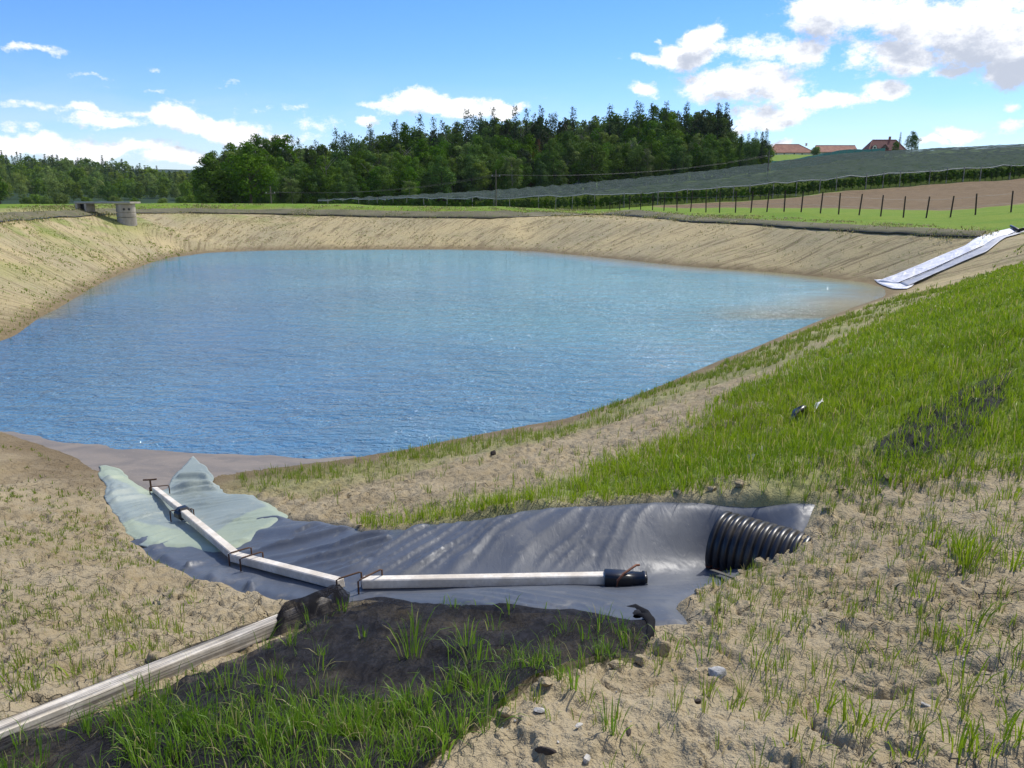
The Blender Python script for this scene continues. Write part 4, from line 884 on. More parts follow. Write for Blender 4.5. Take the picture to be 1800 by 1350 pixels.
LAB = {('oak', 0): 'dark green broadleaf tree at the front edge of the wood, among others just like it', ('light', 0): 'pale green birch at the front edge of the wood, among darker broadleaf trees', ('spruce', 0): 'dark narrow spruce at the front edge of the wood between broadleaf trees',
       ('oak', 1): 'broadleaf tree whose crown shows above the front row of the wood', ('light', 1): 'light green crown showing in the upper part of the wood', ('spruce', 1): 'dark pointed spruce showing in the upper part of the wood', ('pine', 1): 'brownish green pine showing in the upper part of the wood', ('pine', 0): 'brownish green pine near the front of the wood',
       ('oak', 2): 'broadleaf crown on the skyline of the wood', ('light', 2): 'light green crown on the skyline of the wood', ('spruce', 2): 'dark spruce tip on the skyline of the wood', ('pine', 2): 'brownish pine top on the skyline of the wood'}
def wood_row(step, dD, drop, mixk, row, jit, wide=1.0, u0=360, u1=1345):
    u = u0
    while u < u1:
        uu = u + RNG.uniform(-0.3, 0.3) * step; kind = mixk(uu)
        lab = LAB.get((kind, row)); vt = topv(uu) + drop(uu) + RNG.uniform(-jit, jit)
        tree_at(uu, vt, edged(uu) + dD + RNG.uniform(-3, 3), kind, lab, (GF, GM, GB)[row] + ', ' + kind.replace('oak', 'broadleaf').replace('light', 'birch'), wide * RNG.uniform(0.9, 1.12)); u += step * RNG.uniform(0.85, 1.15)
pick = lambda *w: ('oak', 'light', 'spruce', 'pine')[int(RNG.choice(4, p=np.array(w) / sum(w)))]
bval = lambda u: np.interp(u, BASE[:, 0], BASE[:, 1])
# skyline: dark conifers and pines in the middle and right, broadleaf on the left and between
wood_row(13, 34, lambda u: 0, lambda u: pick(8, 1, .1, .1) if u < 520 else (pick(2.2, .9, 2.4, 1.4) if u < 1000 else (pick(4, 1.6, 1, .8) if u < 1090 else pick(2.8, 1.3, 1.5, 1.8))) if u < 1280 else pick(1, .6, 3, 0), 2, 6, 0.9)
wood_row(20, 46, lambda u: 4, lambda u: pick(3, 1, 2, 2), 2, 6, 1.0)
wood_row(19, 20, lambda u: 0.20 * (bval(u) - topv(u)), lambda u: pick(5, 1.5, .9, .7), 1, 9)
wood_row(19, 10, lambda u: 0.36 * (bval(u) - topv(u)), lambda u: pick(6, 1.3, .5, .2), 1, 10)
wood_row(21, 2, lambda u: 0.50 * (bval(u) - topv(u)), lambda u: pick(7, .8, .5, 0), 0, 13)
for uu, vt, dD, kind, lab, wd in ((946, 246, 16, 'dead', 'reddish brown dead spruce standing in the middle of the wood', 1.0), (937, 268, 12, 'dead', 'smaller reddish brown dying spruce left of the taller dead one', 1.0),
        (1255, 182, 18, 'spruce', 'tallest dark spruce at the right end of the wood', 1.1), (1140, 182, 20, 'spruce', 'tall dark spruce standing above the crowns right of the middle of the wood', 0.9), (1226, 186, 22, 'pine', 'tall pine just left of the tallest spruce at the right end of the wood', 1.1),
        (1333, 232, 6, 'spruce', 'dark spruce at the far right tip of the wood beside the net field', 1.15), (1297, 236, 10, 'spruce', 'slender spruce in the low group at the right tip of the wood', 0.9), (1314, 236, 2, 'oak', 'round broadleaf tree between two spruces at the right tip of the wood', 0.9),
        (612, 232, 26, 'spruce', 'spruce tip standing alone above the left half of the wood', 0.9), (720, 310, -6, 'light', 'small light green tree in front of the dark wood, left of the net field', 1.2), (900, 262, -4, 'light', 'airy pale tree in front of the wood behind the second utility pole', 1.0),
        (362, 318, -6, 'oak', 'low bushy tree at the extreme left end of the wood', 1.2), (375, 262, -2, 'oak', 'broad dark tree forming the left end of the wood', 1.25), (440, 246, -4, 'oak', 'big rounded dark tree second from the left end of the wood', 1.2),
        (1245, 262, -2, 'oak', 'broadleaf tree with yellowish top under the tallest spruce', 0.9), (575, 262, 2, 'light', 'tall yellow green tree in the left half of the wood', 1.0), (1040, 235, -2, 'oak', 'large broadleaf tree with a bright crown in the right half of the wood', 1.1)):
    tree_at(uu, vt, edged(uu) + dD, kind, lab, None, wd)
for uu, vt in ((596, 229), (655, 222), (700, 214), (742, 205), (765, 209), (822, 196), (846, 200), (868, 192), (905, 190), (925, 194), (950, 189), (1005, 192), (1068, 188), (1115, 180), (1165, 182), (1200, 183), (1268, 184), (1288, 234), (1340, 229)):
    tree_at(uu, vt - 3, edged(uu) + 24, 'spruce', 'dark pointed spruce standing clear above its neighbours on the skyline of the wood', 'pointed spruces standing above the skyline of the wood', RNG.uniform(.75, 1.0))

# the wooded hill on the left, far off: each tree one mesh
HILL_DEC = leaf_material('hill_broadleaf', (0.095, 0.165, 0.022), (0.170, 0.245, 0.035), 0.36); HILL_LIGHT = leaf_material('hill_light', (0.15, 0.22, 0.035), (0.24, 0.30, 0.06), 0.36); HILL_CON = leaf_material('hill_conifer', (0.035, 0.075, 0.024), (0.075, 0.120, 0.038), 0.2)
HILLP = {}
for kind, src in (('oak', [broadleaf('hill_tree', 300 + i, 10, 3.4, 0.0, 26, 34, 0.36) for i in range(3)]), ('light', [broadleaf('hill_tree', 310 + i, 10, 3.2, 0.0, 24, 34, 0.36) for i in range(2)]), ('spruce', [conifer('hill_tree', 320 + i, 10, 1.9, 0.04, 18, 6, 0.42) for i in range(2)])):
    for me in src: me.materials.append({'oak': HILL_DEC, 'light': HILL_LIGHT, 'spruce': HILL_CON}[kind])
    HILLP[kind] = src
def hill_tree(u, D, H, kind, label, group, wide=1.0):
    x = ray(u, 340)[0] / ray(u, 340)[1] * D; o = obj('hill_tree', HILLP[kind][int(RNG.integers(len(HILLP[kind])))])
    o.location = (x, D, gz(x, D) - 0.3); k = H / 10; o.scale = (k * wide, k * wide, k); o.rotation_euler = (0, 0, RNG.uniform(0, 6.28)); return tag(o, label, 'tree', group)
hl = {'oak': 'dark broadleaf tree in the forest on the hill at the left', 'light': 'light green broadleaf tree in the forest on the hill at the left', 'spruce': 'dark conifer in the forest on the hill at the left'}
for D, step, h0, hj, wt in ((700, 11, 17, 3, (4, 1, 5)), (655, 12, 17, 3, (4, 1, 5)), (600, 13, 16, 3, (4, 1.5, 4)), (540, 15, 16, 3, (5, 2, 3)), (480, 16, 15, 3, (5, 2, 3)), (420, 16, 12.5, 3, (5, 3, 2)), (360, 18, 10.5, 2.5, (5, 3, 1.5)), (320, 19, 8.5, 2, (5, 4, 1))):
    u = -60.0
    while u < 385:
        kind = ('oak', 'light', 'spruce')[int(RNG.choice(3, p=np.array(wt) / sum(wt)))]
        if not (D > 600 and u > 330): hill_tree(u + RNG.uniform(-4, 4), D + RNG.uniform(-22, 22), h0 + RNG.uniform(-hj, hj), kind, hl[kind], 'forest trees on the left hill, ' + {'oak': 'broadleaf', 'light': 'light green', 'spruce': 'conifers'}[kind], 1.0)
        u += step * RNG.uniform(0.8, 1.2)
for u, vt, D in ((62, 340, 255), (103, 337, 255), (80, 343, 250), (45, 345, 250), (200, 343, 255), (285, 347, 255), (318, 344, 258), (337, 341, 250), (235, 346, 250), (150, 345, 262)):
    tree_at(u, vt, D, 'bush', 'light green bush at the foot of the wooded hill at the left', 'light green bushes at the foot of the hill')
tree_at(190, 317, 270, 'oak', 'rounded grey-green tree in front of the hill forest right of the walkway', None, 1.3)
tree_at(355, 326, 200, 'light', 'small light tree just left of the wood', None, 1.2)
tree_at(-2, 302, 262, 'oak', 'broadleaf tree cut by the left edge of the photo', None, 1.2)

# ------------------------------------------------------------------ hill with the farm
TILE = NT('red_tiles'); t = TILE; P = t.objc(); wv = t.n('ShaderNodeTexWave', {'Vector': P, 'Scale': 1.3, 'Distortion': 0.6, 'Detail': 2.0}); n1 = t.noise(P, 0.6, 4)
TILE = t.done(t.bsdf(color=t.mix(t.rng(n1, 0.35, 0.65), (0.26, 0.105, 0.065), (0.36, 0.16, 0.10)), rough=0.85, normal=t.bump(wv.outputs['Fac'], 0.4, 0.05)))
TILE_D = simple('dark_red_tiles', (0.16, 0.045, 0.035), 0.8, 0.3, 1.5)
PLASTER = simple('white_plaster', (0.72, 0.68, 0.60), 0.9, 0.12, 1.5); WOODB = simple('brown_boards', (0.10, 0.055, 0.035), 0.85, 0.3, 3); GLASS = simple('window_glass', (0.03, 0.035, 0.04), 0.1, 0.2, 2)
FRAME = simple('white_frame', (0.7, 0.7, 0.68), 0.6, 0.1, 3)
def house(name, label, u0, u1, veave, vridge, D, hipL, hipR, mat, wallmat, wall_h, depth, cat='barn'):
    x0 = ray(u0, 300)[0] / ray(u0, 300)[1] * D; x1 = ray(u1, 300)[0] / ray(u1, 300)[1] * D; ze = PD(800, veave, D)[2]; zr = PD(800, vridge, D)[2]
    r = thing(name, label, cat, ((x0 + x1) / 2, D + depth / 2, ze - wall_h)); W = x1 - x0; Hh = zr - ze; d = depth / 2; w = W / 2
    mb = MB(); mb.box((0, 0, wall_h / 2 - 2), (W - 0.8, depth - 0.8, wall_h + 4)); 
    if not hipR: mb.add([(w - .45, -d + .4, wall_h), (w - .45, d - .4, wall_h), (w - .45, 0, wall_h + Hh - .25), (w - .7, -d + .4, wall_h), (w - .7, d - .4, wall_h), (w - .7, 0, wall_h + Hh - .25)], Q=[(0, 3, 5, 2), (1, 2, 5, 4)], T=[(0, 1, 2), (3, 5, 4)])
    if not hipL: mb.add([(-w + .45, -d + .4, wall_h), (-w + .45, d - .4, wall_h), (-w + .45, 0, wall_h + Hh - .25), (-w + .7, -d + .4, wall_h), (-w + .7, d - .4, wall_h), (-w + .7, 0, wall_h + Hh - .25)], Q=[(0, 2, 5, 3), (1, 4, 5, 2)], T=[(0, 2, 1), (3, 4, 5)])
    mb.build('wall', wallmat, r)
    mb = MB(); V = [(-w, -d, 0), (w, -d, 0), (w, d, 0), (-w, d, 0), (-w + hipL, 0, Hh), (w - hipR, 0, Hh)]
    V += [(a, b, c - 0.25) for a, b, c in V]
    Q = [(0, 1, 5, 4), (2, 3, 4, 5), (7, 6, 10, 11), (9, 8, 11, 10), (0, 6, 7, 1), (2, 8, 9, 3), (1, 7, 8, 2), (3, 9, 6, 0)]; T = [(1, 2, 5), (3, 0, 4), (8, 7, 11), (6, 9, 10)]
    mb.add(np.array(V) + [0, 0, wall_h], Q, T); rf = mb.build('roof', mat, r)
    mb = MB(); mb.tube([(-w + hipL, 0, Hh + wall_h), (w - hipR, 0, Hh + wall_h)], 0.18, 8)
    if hipR: mb.tube([(w - hipR, 0, Hh + wall_h), (w, -d, wall_h)], 0.16, 8)
    if hipL: mb.tube([(-w + hipL, 0, Hh + wall_h), (-w, -d, wall_h)], 0.16, 8)
    mb.build('ridge_tiles', simple('ridge_tile', (0.42, 0.22, 0.15), 0.85) if 'ridge_tile' not in bpy.data.materials else bpy.data.materials['ridge_tile'], rf, True)
    return r, W, Hh
b1, W, Hh = house('farm_barn', 'long red tiled farm building with hipped roof on the hill, left of the other barn', 1350, 1431, 268, 252.5, 400, 4.5, 7.0, TILE, PLASTER, 1.6, 11)
mb = MB(); mb.box((9.2, 1.5, 5.9), (0.8, 0.8, 1.4), None, 0.03); mb.build('chimney', PLASTER, b1)
for x in (-8, -4, 1, 5): 
    mb = MB(); mb.box((x, -5.12, 0.9), (1.0, 0.06, 0.8)); f = mb.build('window', FRAME, b1); mb = MB(); mb.box((x, -5.16, 0.9), (0.8, 0.04, 0.62)); mb.build('pane', GLASS, f)
b3, W, Hh = house('farm_shed', 'low red roof showing left of the long farm building at the tip of the wood', 1338, 1357, 268, 257, 404, 1.0, 2.0, TILE, PLASTER, 1.5, 8, 'shed')
b2, W, Hh = house('farm_barn', 'paler red tiled barn with a straight gabled roof, right of the long farm building', 1435, 1506, 267, 254.5, 402, 0.4, 0.0, TILE, PLASTER, 1.8, 10)
for x in (-6, 0, 6):
    mb = MB(); mb.box((x, -4.64, 1.0), (1.1, 0.06, 0.8)); f = mb.build('window', FRAME, b2); mb = MB(); mb.box((x, -4.68, 1.0), (0.9, 0.04, 0.62)); mb.build('pane', GLASS, f)
hs, W, Hh = house('farmhouse', 'dark red farmhouse with steep roof and arched dormers, beside the trees on the hilltop', 1523, 1590, 264, 244.5, 396, 3.6, 3.6, TILE_D, WOODB, 3.2, 10, 'house')
zr = 3.2; 
for x, arch in ((-6.6, True), (-1.6, False)):
    mb = MB(); w2 = 1.3 if arch else 2.3; A = [(x + w2 * math.cos(k), zr + 0.7 + (1.9 if arch else 2.3) * math.sin(k)) for k in (np.linspace(0, math.pi, 11) if arch else (0, math.pi / 2, math.pi))]
    n = len(A); Vv = [(a, -5.0, b) for a, b in A] + [(a, -1.2, b) for a, b in A]; mb.add(Vv, Q=[(k, k + 1, n + k + 1, n + k) for k in range(n - 1)]); dm = thick(mb.build('dormer', TILE_D, hs), 0.18)
    mb = MB(); Vv = [(x + (a - x) * .9, -4.9, b - .12) for a, b in A]; mb.add([(x, -4.9, zr + .6)] + Vv, T=[(0, k + 1, k) for k in range(1, n)][::1]); mb.build('dormer_front', PLASTER if arch else WOODB, dm)
    mb = MB(); mb.box((x, -4.96, zr + 1.2), (0.9, .06, .9)); mb.build('pane', GLASS, dm)
for x in (-6, -2.5, 1.5, 5):
    mb = MB(); mb.box((x, -4.64, 1.7), (1.2, .06, 1.2)); f = mb.build('window', FRAME, hs); mb = MB(); mb.box((x, -4.69, 1.7), (1.0, .04, 1.0)); mb.build('pane', GLASS, f)
mb = MB(); mb.box((3.0, 0.6, 9.3), (.9, .9, 1.6), None, .03); mb.build('chimney', TILE, hs)
tree_at(1593, 229, 375, 'oak', 'tall grey-green tree right of the farmhouse on the hilltop', None, 1.05)
tree_at(1565, 245, 372, 'oak', 'dark bushy tree directly in front of the farmhouse', None, 0.85)
tree_at(1571, 232, 420, 'spruce', 'spruce tip rising behind the farmhouse roof', None, 0.9)
tree_at(1428, 257, 385, 'bush', 'yellowish bush in front of the right end of the long farm building', None)
tree_at(1352, 264, 380, 'bush', 'small orange green bush left of the long farm building', None, 0.7)

# ------------------------------------------------------------------ hail net field
ROWPX = [(560, 376, 178), (640, 371.5, 172), (760, 371, 156), (880, 369, 151), (1015, 368, 150), (1183, 363.5, 150), (1280, 355, 150), (1445, 341, 150), (1569, 331, 150), (1800, 315, 150), (2050, 297, 152)]
ROW = np.array([PD(u, v, y) for u, v, y in ROWPX])
row_len = np.concatenate([[0], np.cumsum(np.hypot(*np.diff(ROW[:, :2], axis=0).T))])
rowp = lambda s: np.array([np.interp(s, row_len, ROW[:, k]) for k in range(2)])
NH = 2.75
BACK = np.array([PD(u, v, y)[:2] for u, v, y in ((560, 350, 182), (660, 350, 180), (760, 350, 198), (900, 340, 208), (1000, 332, 214), (1150, 316, 222), (1250, 304, 228), (1350, 294, 236), (1445, 285, 300), (1555, 272, 340), (1620, 266, 352), (1800, 258, 360), (2050, 245, 360))])
bl = np.linspace(0, 1, len(BACK)); us = [r[0] for r in ROWPX]
ss = np.arange(0, row_len[-1], 0.8); G = []
for s in ss:
    a = rowp(s); u = 900 + F * a[0] / (a[1] * COSP) ; ub = np.array([560, 660, 760, 900, 1000, 1150, 1250, 1350, 1445, 1555, 1620, 1800, 2050])
    b = np.array([np.interp(u, ub, BACK[:, k]) for k in range(2)]); 
    G.append([a + (b - a) * k for k in np.linspace(0, 1, 70) ** 1.15])
G = np.array(G); gx, gy = G[..., 0], G[..., 1]; Z = base(gx.ravel(), gy.ravel()).reshape(gx.shape)
fx = ((gx / 3.6) % 1.0); ridge = np.abs(fx - 0.5) * 2
Z = Z + NH - 0.15 + ridge ** 1.5 * 0.30 * (0.5 + fbm(gx * 0.1, gy * 0.1, 8, 3)) + (fbm(gx * 0.45, gy * 0.45, 7, 4) - 0.5) * 0.7 - 0.25 * np.linspace(1, 0, 70)[None] ** 6
mb = MB(); mb.grid(np.dstack([gx, gy, Z]))
t = NT('hail_net'); P = t.pos(); n1 = t.noise(t.scale(P, (1, 0.4, 1)), 0.5, 5, 0.7); n2 = t.noise(P, 1.6, 4, 0.75); n3 = t.noise(P, 0.05, 2)
c = t.mix(t.rng(n1, 0.38, 0.62), (0.056, 0.075, 0.068), (0.085, 0.107, 0.100)); c = t.mix(t.math('MULTIPLY', t.rng(n2, 0.5, 0.64), 0.75), c, (0.042, 0.075, 0.030)); c = t.mix(t.math('MULTIPLY', t.rng(n2, 0.42, 0.34), 0.5), c, (0.12, 0.14, 0.145))
HN = t.done(t.n('ShaderNodeMixShader', {0: 0.74, 1: t.n('ShaderNodeBsdfTransparent').outputs[0], 2: t.bsdf(color=c, rough=0.95, spec=0.0, normal=t.bump(n2, 0.8, 0.4))}).outputs[0])
root = thing('hail_net', 'grey hail net stretched over the whole orchard field below the wood', 'hail net', tuple(np.append(rowp(row_len[-1] * .5), 0)))
org = np.array(root.location); o = obj('net_cover', np_mesh('net_cover', np.dstack([gx, gy, Z]).reshape(-1, 3) - org, mb.Q[0]), HN, root)
mb = MB(); mb.tube(np.column_stack([gx[::3, 0], gy[::3, 0] - 0.1, Z[::3, 0] + 0.1]) - org, 0.06, 5); mb.build('edge_cable', simple('pale_cable', (0.35, 0.38, 0.40), 0.6), root, True)
# posts and apple trees of the front row
POSTM = simple('pale_post', (0.34, 0.32, 0.27), 0.85, 0.3, 4)
root = thing('orchard_post', '', 'post'); s = 3.0; first = root
mb = MB(); mb.box((0, 0, NH / 2 - 0.1), (0.14, 0.14, NH + 0.3), None, 0.015); pm = mb.mesh('orchard_post'); pm.materials.append(POSTM); bpy.data.objects.remove(root)
while s < row_len[-1]:
    q = rowp(s); o = obj('orchard_post', pm); o.location = (q[0], q[1] - 0.35, gz(q[0], q[1])); o.rotation_euler = (RNG.normal() * .02, RNG.normal() * .03, 0); o.scale = (1, 1, RNG.uniform(.97, 1.06))
    tag(o, 'pale post in the front row of the netted orchard, between apple trees', 'post', 'posts along the front row of the orchard'); s += RNG.choice([3.2, 4.4, 5.6])
APPLE = [broadleaf('crown', 400 + i, 2.5, 0.72, 0.10, 20, 34, 0.125) for i in range(3)]
for me in APPLE: me.materials.append(LEAF_DEC)
TM = trunk_mesh('trunk', 2.2, 0.06, 9, 4, 0.25, 0.6, 0.4); TM.materials.append(BARK); s = 0.8; k = 0
while s < row_len[-1] and k < 190:
    q = rowp(s); x, y = q[0], q[1] + RNG.uniform(-.1, .25)
    r = thing('apple_tree', 'small slender apple tree in the front row of the netted orchard', 'tree', (x, y, gz(x, y)), RNG.uniform(0, 6.28), 'apple trees along the front row of the orchard'); sc = RNG.uniform(0.88, 1.12); r.scale = (sc * 1.05, sc * 1.05, sc)
    obj('trunk', TM, None, r); obj('crown', APPLE[int(RNG.integers(3))], None, r); s += RNG.uniform(0.95, 1.35); k += 1
# rows behind the front row show only as a dark mass of leaves under the net
C = []; rg = np.random.default_rng(5)
for row in range(1, 4):
    for s in np.arange(0, row_len[-1], 0.16):
        q = rowp(s); C.append((q[0] + rg.normal() * .2, q[1] + row * 2.6 + rg.normal() * .3, rg.uniform(0.25, 2.45)))
C = np.array(C); C[:, 2] += base(C[:, 0], C[:, 1])
V, Q, tt = leaf_quads(C, rg.normal(size=C.shape), rg.uniform(.18, .34, len(C)), rg)
tag(obj('orchard_rows', np_mesh('orchard_rows', V, Q, smooth=False, attrs={'tint': tt}), LEAF_DEC), 'leafy orchard rows under the net behind the front row', 'orchard', kind='stuff')

# fences, poles
DPOST = simple('dark_post', (0.055, 0.04, 0.03), 0.9, 0.3, 8)
FP = [(1777, 372.8), (1714, 381), (1670, 385), (1628, 383.5), (1588, 380.5), (1548, 380), (1510, 378.5), (1474, 377), (1442, 375), (1408, 374.5), (1378, 373), (1348, 372), (1320, 371.5), (1293, 371), (1265, 370.8), (1241, 370.5), (1214, 370), (1190, 369.5), (1167, 369), (1147, 368.8), (1126, 368.5), (1106, 368.3), (1089, 368.2), (1072, 368)]
mb = MB(); mb.tube([(0, 0, -0.3), (0, 0, 0.7), (0, 0, 1.30)], [0.045, 0.042, 0.040], 8); FPM = mb.mesh('fence_post', True); FPM.materials.append(DPOST)
fpos = []
for i, (u, v) in enumerate(FP):
    D = np.interp(u, (1072, 1320, 1777), (70, 50, 45)); x = ray(u, v)[0] / ray(u, v)[1] * D; z = gz(x, D); o = obj('fence_post', FPM); o.location = (x, D, z); fpos.append((x, D, z))
    hpx = 36.5 if u > 1230 else 36.5 - (1230 - u) * 0.09; k = hpx / F * D * 0.98 / 1.3; o.scale = (1, 1, k); o.rotation_euler = (RNG.normal() * .02, RNG.normal() * .035, 0)
    tag(o, 'wooden fence post cut close by the right edge of the photo, tallest of the line' if i == 0 else 'dark wooden post in the fence line across the green meadow', 'fence post', 'fence posts across the meadow')
mb = MB()
for hgt in (0.5, 1.05): mb.tube([(x, y, z + hgt) for x, y, z in fpos], 0.006, 4)
tag(mb.build('fence_wire', simple('wire', (0.2, 0.2, 0.2), 0.5)), 'thin wires strung along the dark posts in the meadow', 'wire')
def pole(u, vb, vt, D, label, arm=True, hide=0.0, r=0.13):
    x = ray(u, vb)[0] / ray(u, vb)[1] * D; zb = gz(x, D); zt = PD(u, vt, D)[2]; rt = thing('utility_pole', label, 'pole', (x, D, zb)); H = zt - zb
    mb = MB(); mb.tube([(0, 0, -0.4), (0, 0, H * .5), (0, 0, H)], [r, r * .85, r * .7], 8); mb.build('mast', simple('grey_mast', (0.16, 0.135, 0.11), .9) if 'grey_mast' not in bpy.data.materials else bpy.data.materials['grey_mast'], rt, True)
    if arm:
        mb = MB(); mb.box((0, -.16, H - 1.2), (1.7, .10, .12), None, .01); mb.build('crossarm', bpy.data.materials['grey_mast'], rt)
    for sx_ in (-.7, .7):
        if arm:
            mb = MB(); mb.tube([(sx_, -.16, H - 1.15), (sx_, -.16, H - .95)], [.05, .035], 6); mb.build('insulator', FRAME, rt, True)
    return np.array([x, D, zt])
t1 = pole(477, 357, 327, 130, 'slender utility pole with a crossarm in front of the left part of the wood')
t2 = pole(872, 366, 298, 146, 'pale utility pole standing at the orchard row in front of the wood')
t3 = pole(1348, 323, 266, 196, 'dark utility pole in the net field right of the tip of the wood', True, r=0.17)
sp = PD(1522, 312, 200); mb = MB(); mb.tube([(sp[0], sp[1], sp[2] - 3.5), (sp[0] - .3, sp[1], sp[2] + 1.4)], [.14, .10], 7); tag(mb.build('stub_pole', DPOST, None, True), 'short dark pole leaning above the net field, right of the dark utility pole', 'pole')
WIRE = simple('power_wire', (0.12, 0.12, 0.12), 0.6)
def wire(a, b, sag, label):
    P = [a + (b - a) * k - np.array([0, 0, sag * 4 * k * (1 - k)]) for k in np.linspace(0, 1, 24)]; mb = MB(); mb.tube(P, 0.014, 4); return tag(mb.build('power_wire', WIRE, None, True), label, 'wire', 'power wires')
for k, o_ in (('left', -.7), ('right', .7)):
    wire(t1 + [o_, -.16, -.95], t2 + [o_, -.16, -.95], 1.2, 'power wire between the slender left pole and the pale pole, on the %s insulators' % k)
    wire(t2 + [o_, -.16, -.95], t3 + [o_, -.16, -.95], 1.6, 'power wire between the pale pole and the dark pole, on the %s insulators' % k)
# teal fence net on the hill
TEAL = simple('teal_net', (0.02, 0.22, 0.20), 0.7, 0.3, 2); tp = [PD(u, v, y) for u, v, y in ((1355, 292, 244), (1400, 289, 268), (1445, 285.5, 300), (1500, 279, 322), (1555, 271.5, 340))]
tl_ = smooth_line([np.array([p[0], p[1], 0]) for p in tp], 2.5); root = thing('net_fence', 'teal net fence running up the edge of the hail net field towards the farmhouse', 'fence', (tl_[0][0], tl_[0][1], gz(tl_[0][0], tl_[0][1]))); org = np.array(root.location)
zz = np.array([gz(p[0], p[1]) for p in tl_]); f_ = np.linspace(0, 1, len(tl_)); hh = 2.9 + np.clip((f_ - .25) * 4, 0, 1) * 0.9
mb = MB(); mb.grid(np.stack([np.column_stack([tl_[:, :2], zz + k * hh]) for k in (0.0, .33, .66, 1.0)], 1) - org); thick(mb.build('net', TEAL, root), 0.05)
for k in range(0, len(tl_), 3):
    mb = MB(); mb.tube([np.array([tl_[k][0], tl_[k][1] - .15, zz[k] - .3]) - org, np.array([tl_[k][0], tl_[k][1] - .15, zz[k] + hh[k] + .15]) - org], .07, 6); mb.build('post', POSTM, root, True)
# ------------------------------------------------------------------ grass
def grass_mat(name, c1, c2, c3, trans=0.45):
    t = NT(name); a = t.attr('tint'); c = t.mix(t.rng(a, 0, 0.75, smooth=False), c1, c2); c = t.mix(t.rng(a, 0.86, 1.0), c, c3)
    d = t.bsdf(color=c, rough=0.45, spec=0.35); tl = t.n('ShaderNodeBsdfTranslucent', {'Color': c}).outputs[0]
    return t.done(t.n('ShaderNodeMixShader', {0: trans, 1: d, 2: tl}).outputs[0])
GRASS = grass_mat('grass_blades', (0.150, 0.250, 0.007), (0.245, 0.345, 0.012), (0.44, 0.38, 0.14))
SPROUT = grass_mat('sprouts', (0.130, 0.205, 0.014), (0.215, 0.285, 0.028), (0.42, 0.34, 0.16))
LUSH = grass_mat('lush_grass', (0.085, 0.190, 0.010), (0.175, 0.300, 0.020), (0.38, 0.34, 0.14))
def blades(x, y, z, h, w, lean, az, tint, curl=1.0):
    n = len(x); B = np.stack([x, y, z], 1); d = np.stack([np.cos(az), np.sin(az), np.zeros(n)], 1); face = az + math.pi / 2 + RNG.normal(size=n) * 0.7; s = np.stack([np.cos(face), np.sin(face), np.zeros(n)], 1) * (w / 2)[:, None]
    h1 = h[:, None]; l = lean[:, None]; up = np.array([0, 0, 1.0])
    p1 = B + up * h1 * 0.42 + d * h1 * l * 0.25; p2 = B + up * h1 * (0.80 - 0.12 * l) + d * h1 * l * 0.62; p3 = B + up * h1 * (1.0 - 0.32 * l * curl) + d * h1 * l * (1.05)
    V = np.stack([B - s * .8, B + s * .8, p1 + s, p1 - s, p2 + s * .7, p2 - s * .7, p3], 1).reshape(-1, 3); o = np.arange(n)[:, None] * 7
    Q = np.vstack([o + [0, 1, 2, 3], o + [3, 2, 4, 5]]); T = o + [5, 4, 6]
    return V, Q, T, np.repeat(tint, 7)
def build_grass(name, X, Y, H, Wd, LE, AZ, TI, mat, label, lift=0.0):
    X, Y, H, Wd, LE, AZ, TI = [np.concatenate(k) if isinstance(k, list) else k for k in (X, Y, H, Wd, LE, AZ, TI)]
    sp_ = hit(1256, 1198); k = np.hypot(X - sp_[0], Y - sp_[1]) > 0.11; X, Y, H, Wd, LE, AZ, TI = [q[k] for q in (X, Y, H, Wd, LE, AZ, TI)]
    V, Q, T, tt = blades(X, Y, ground_z(X, Y) - 0.008 + lift, H, Wd, LE, AZ, TI)
    o = obj(name, np_mesh(name, V, Q, T, True, {'tint': tt}), mat); return tag(o, label, 'grass', kind='stuff')
def scatter(poly, n, dens, pad=0.0):
    """n candidates thinned by distance so that the cover stays even to the eye"""
    poly = np.asarray(poly)[:, :2]; x0, y0 = poly.min(0); x1, y1 = poly.max(0); x = RNG.uniform(x0, x1, n); y = RNG.uniform(y0, y1, n)
    k = sdist(x, y, poly) < pad; x, y = x[k], y[k]; p = dens(x, y); k = RNG.random(len(x)) < p; return x[k], y[k]
def tufts(x, y, nb, spread, hmin, hmax, wmin, leanm, hscale=None):
    m = len(x); cnt = np.maximum(1, RNG.poisson(nb, m)); idx = np.repeat(np.arange(m), cnt); n = len(idx); az = RNG.uniform(0, 6.283, n); rr = RNG.random(n) * spread
    r = np.hypot(x[idx], y[idx]); hs = np.ones(m) if hscale is None else hscale
    H = (RNG.uniform(hmin, hmax, m) * hs)[idx] * RNG.uniform(0.5, 1.1, n); W = np.maximum(wmin * RNG.uniform(0.7, 1.3, n), 0.00075 * r); tn = np.clip(RNG.random(m)[idx] * .45 + RNG.random(n) * .35 + (fbm(x * 0.6, y * 0.6, 499, 3) - 0.38)[idx] * 1.1, 0, 0.84); tn = np.where(RNG.random(n) < 0.11, 1.0, tn)
    return x[idx] + np.cos(az) * rr, y[idx] + np.sin(az) * rr, H, W, np.abs(RNG.normal(0, leanm, n)) + 0.06, az, tn

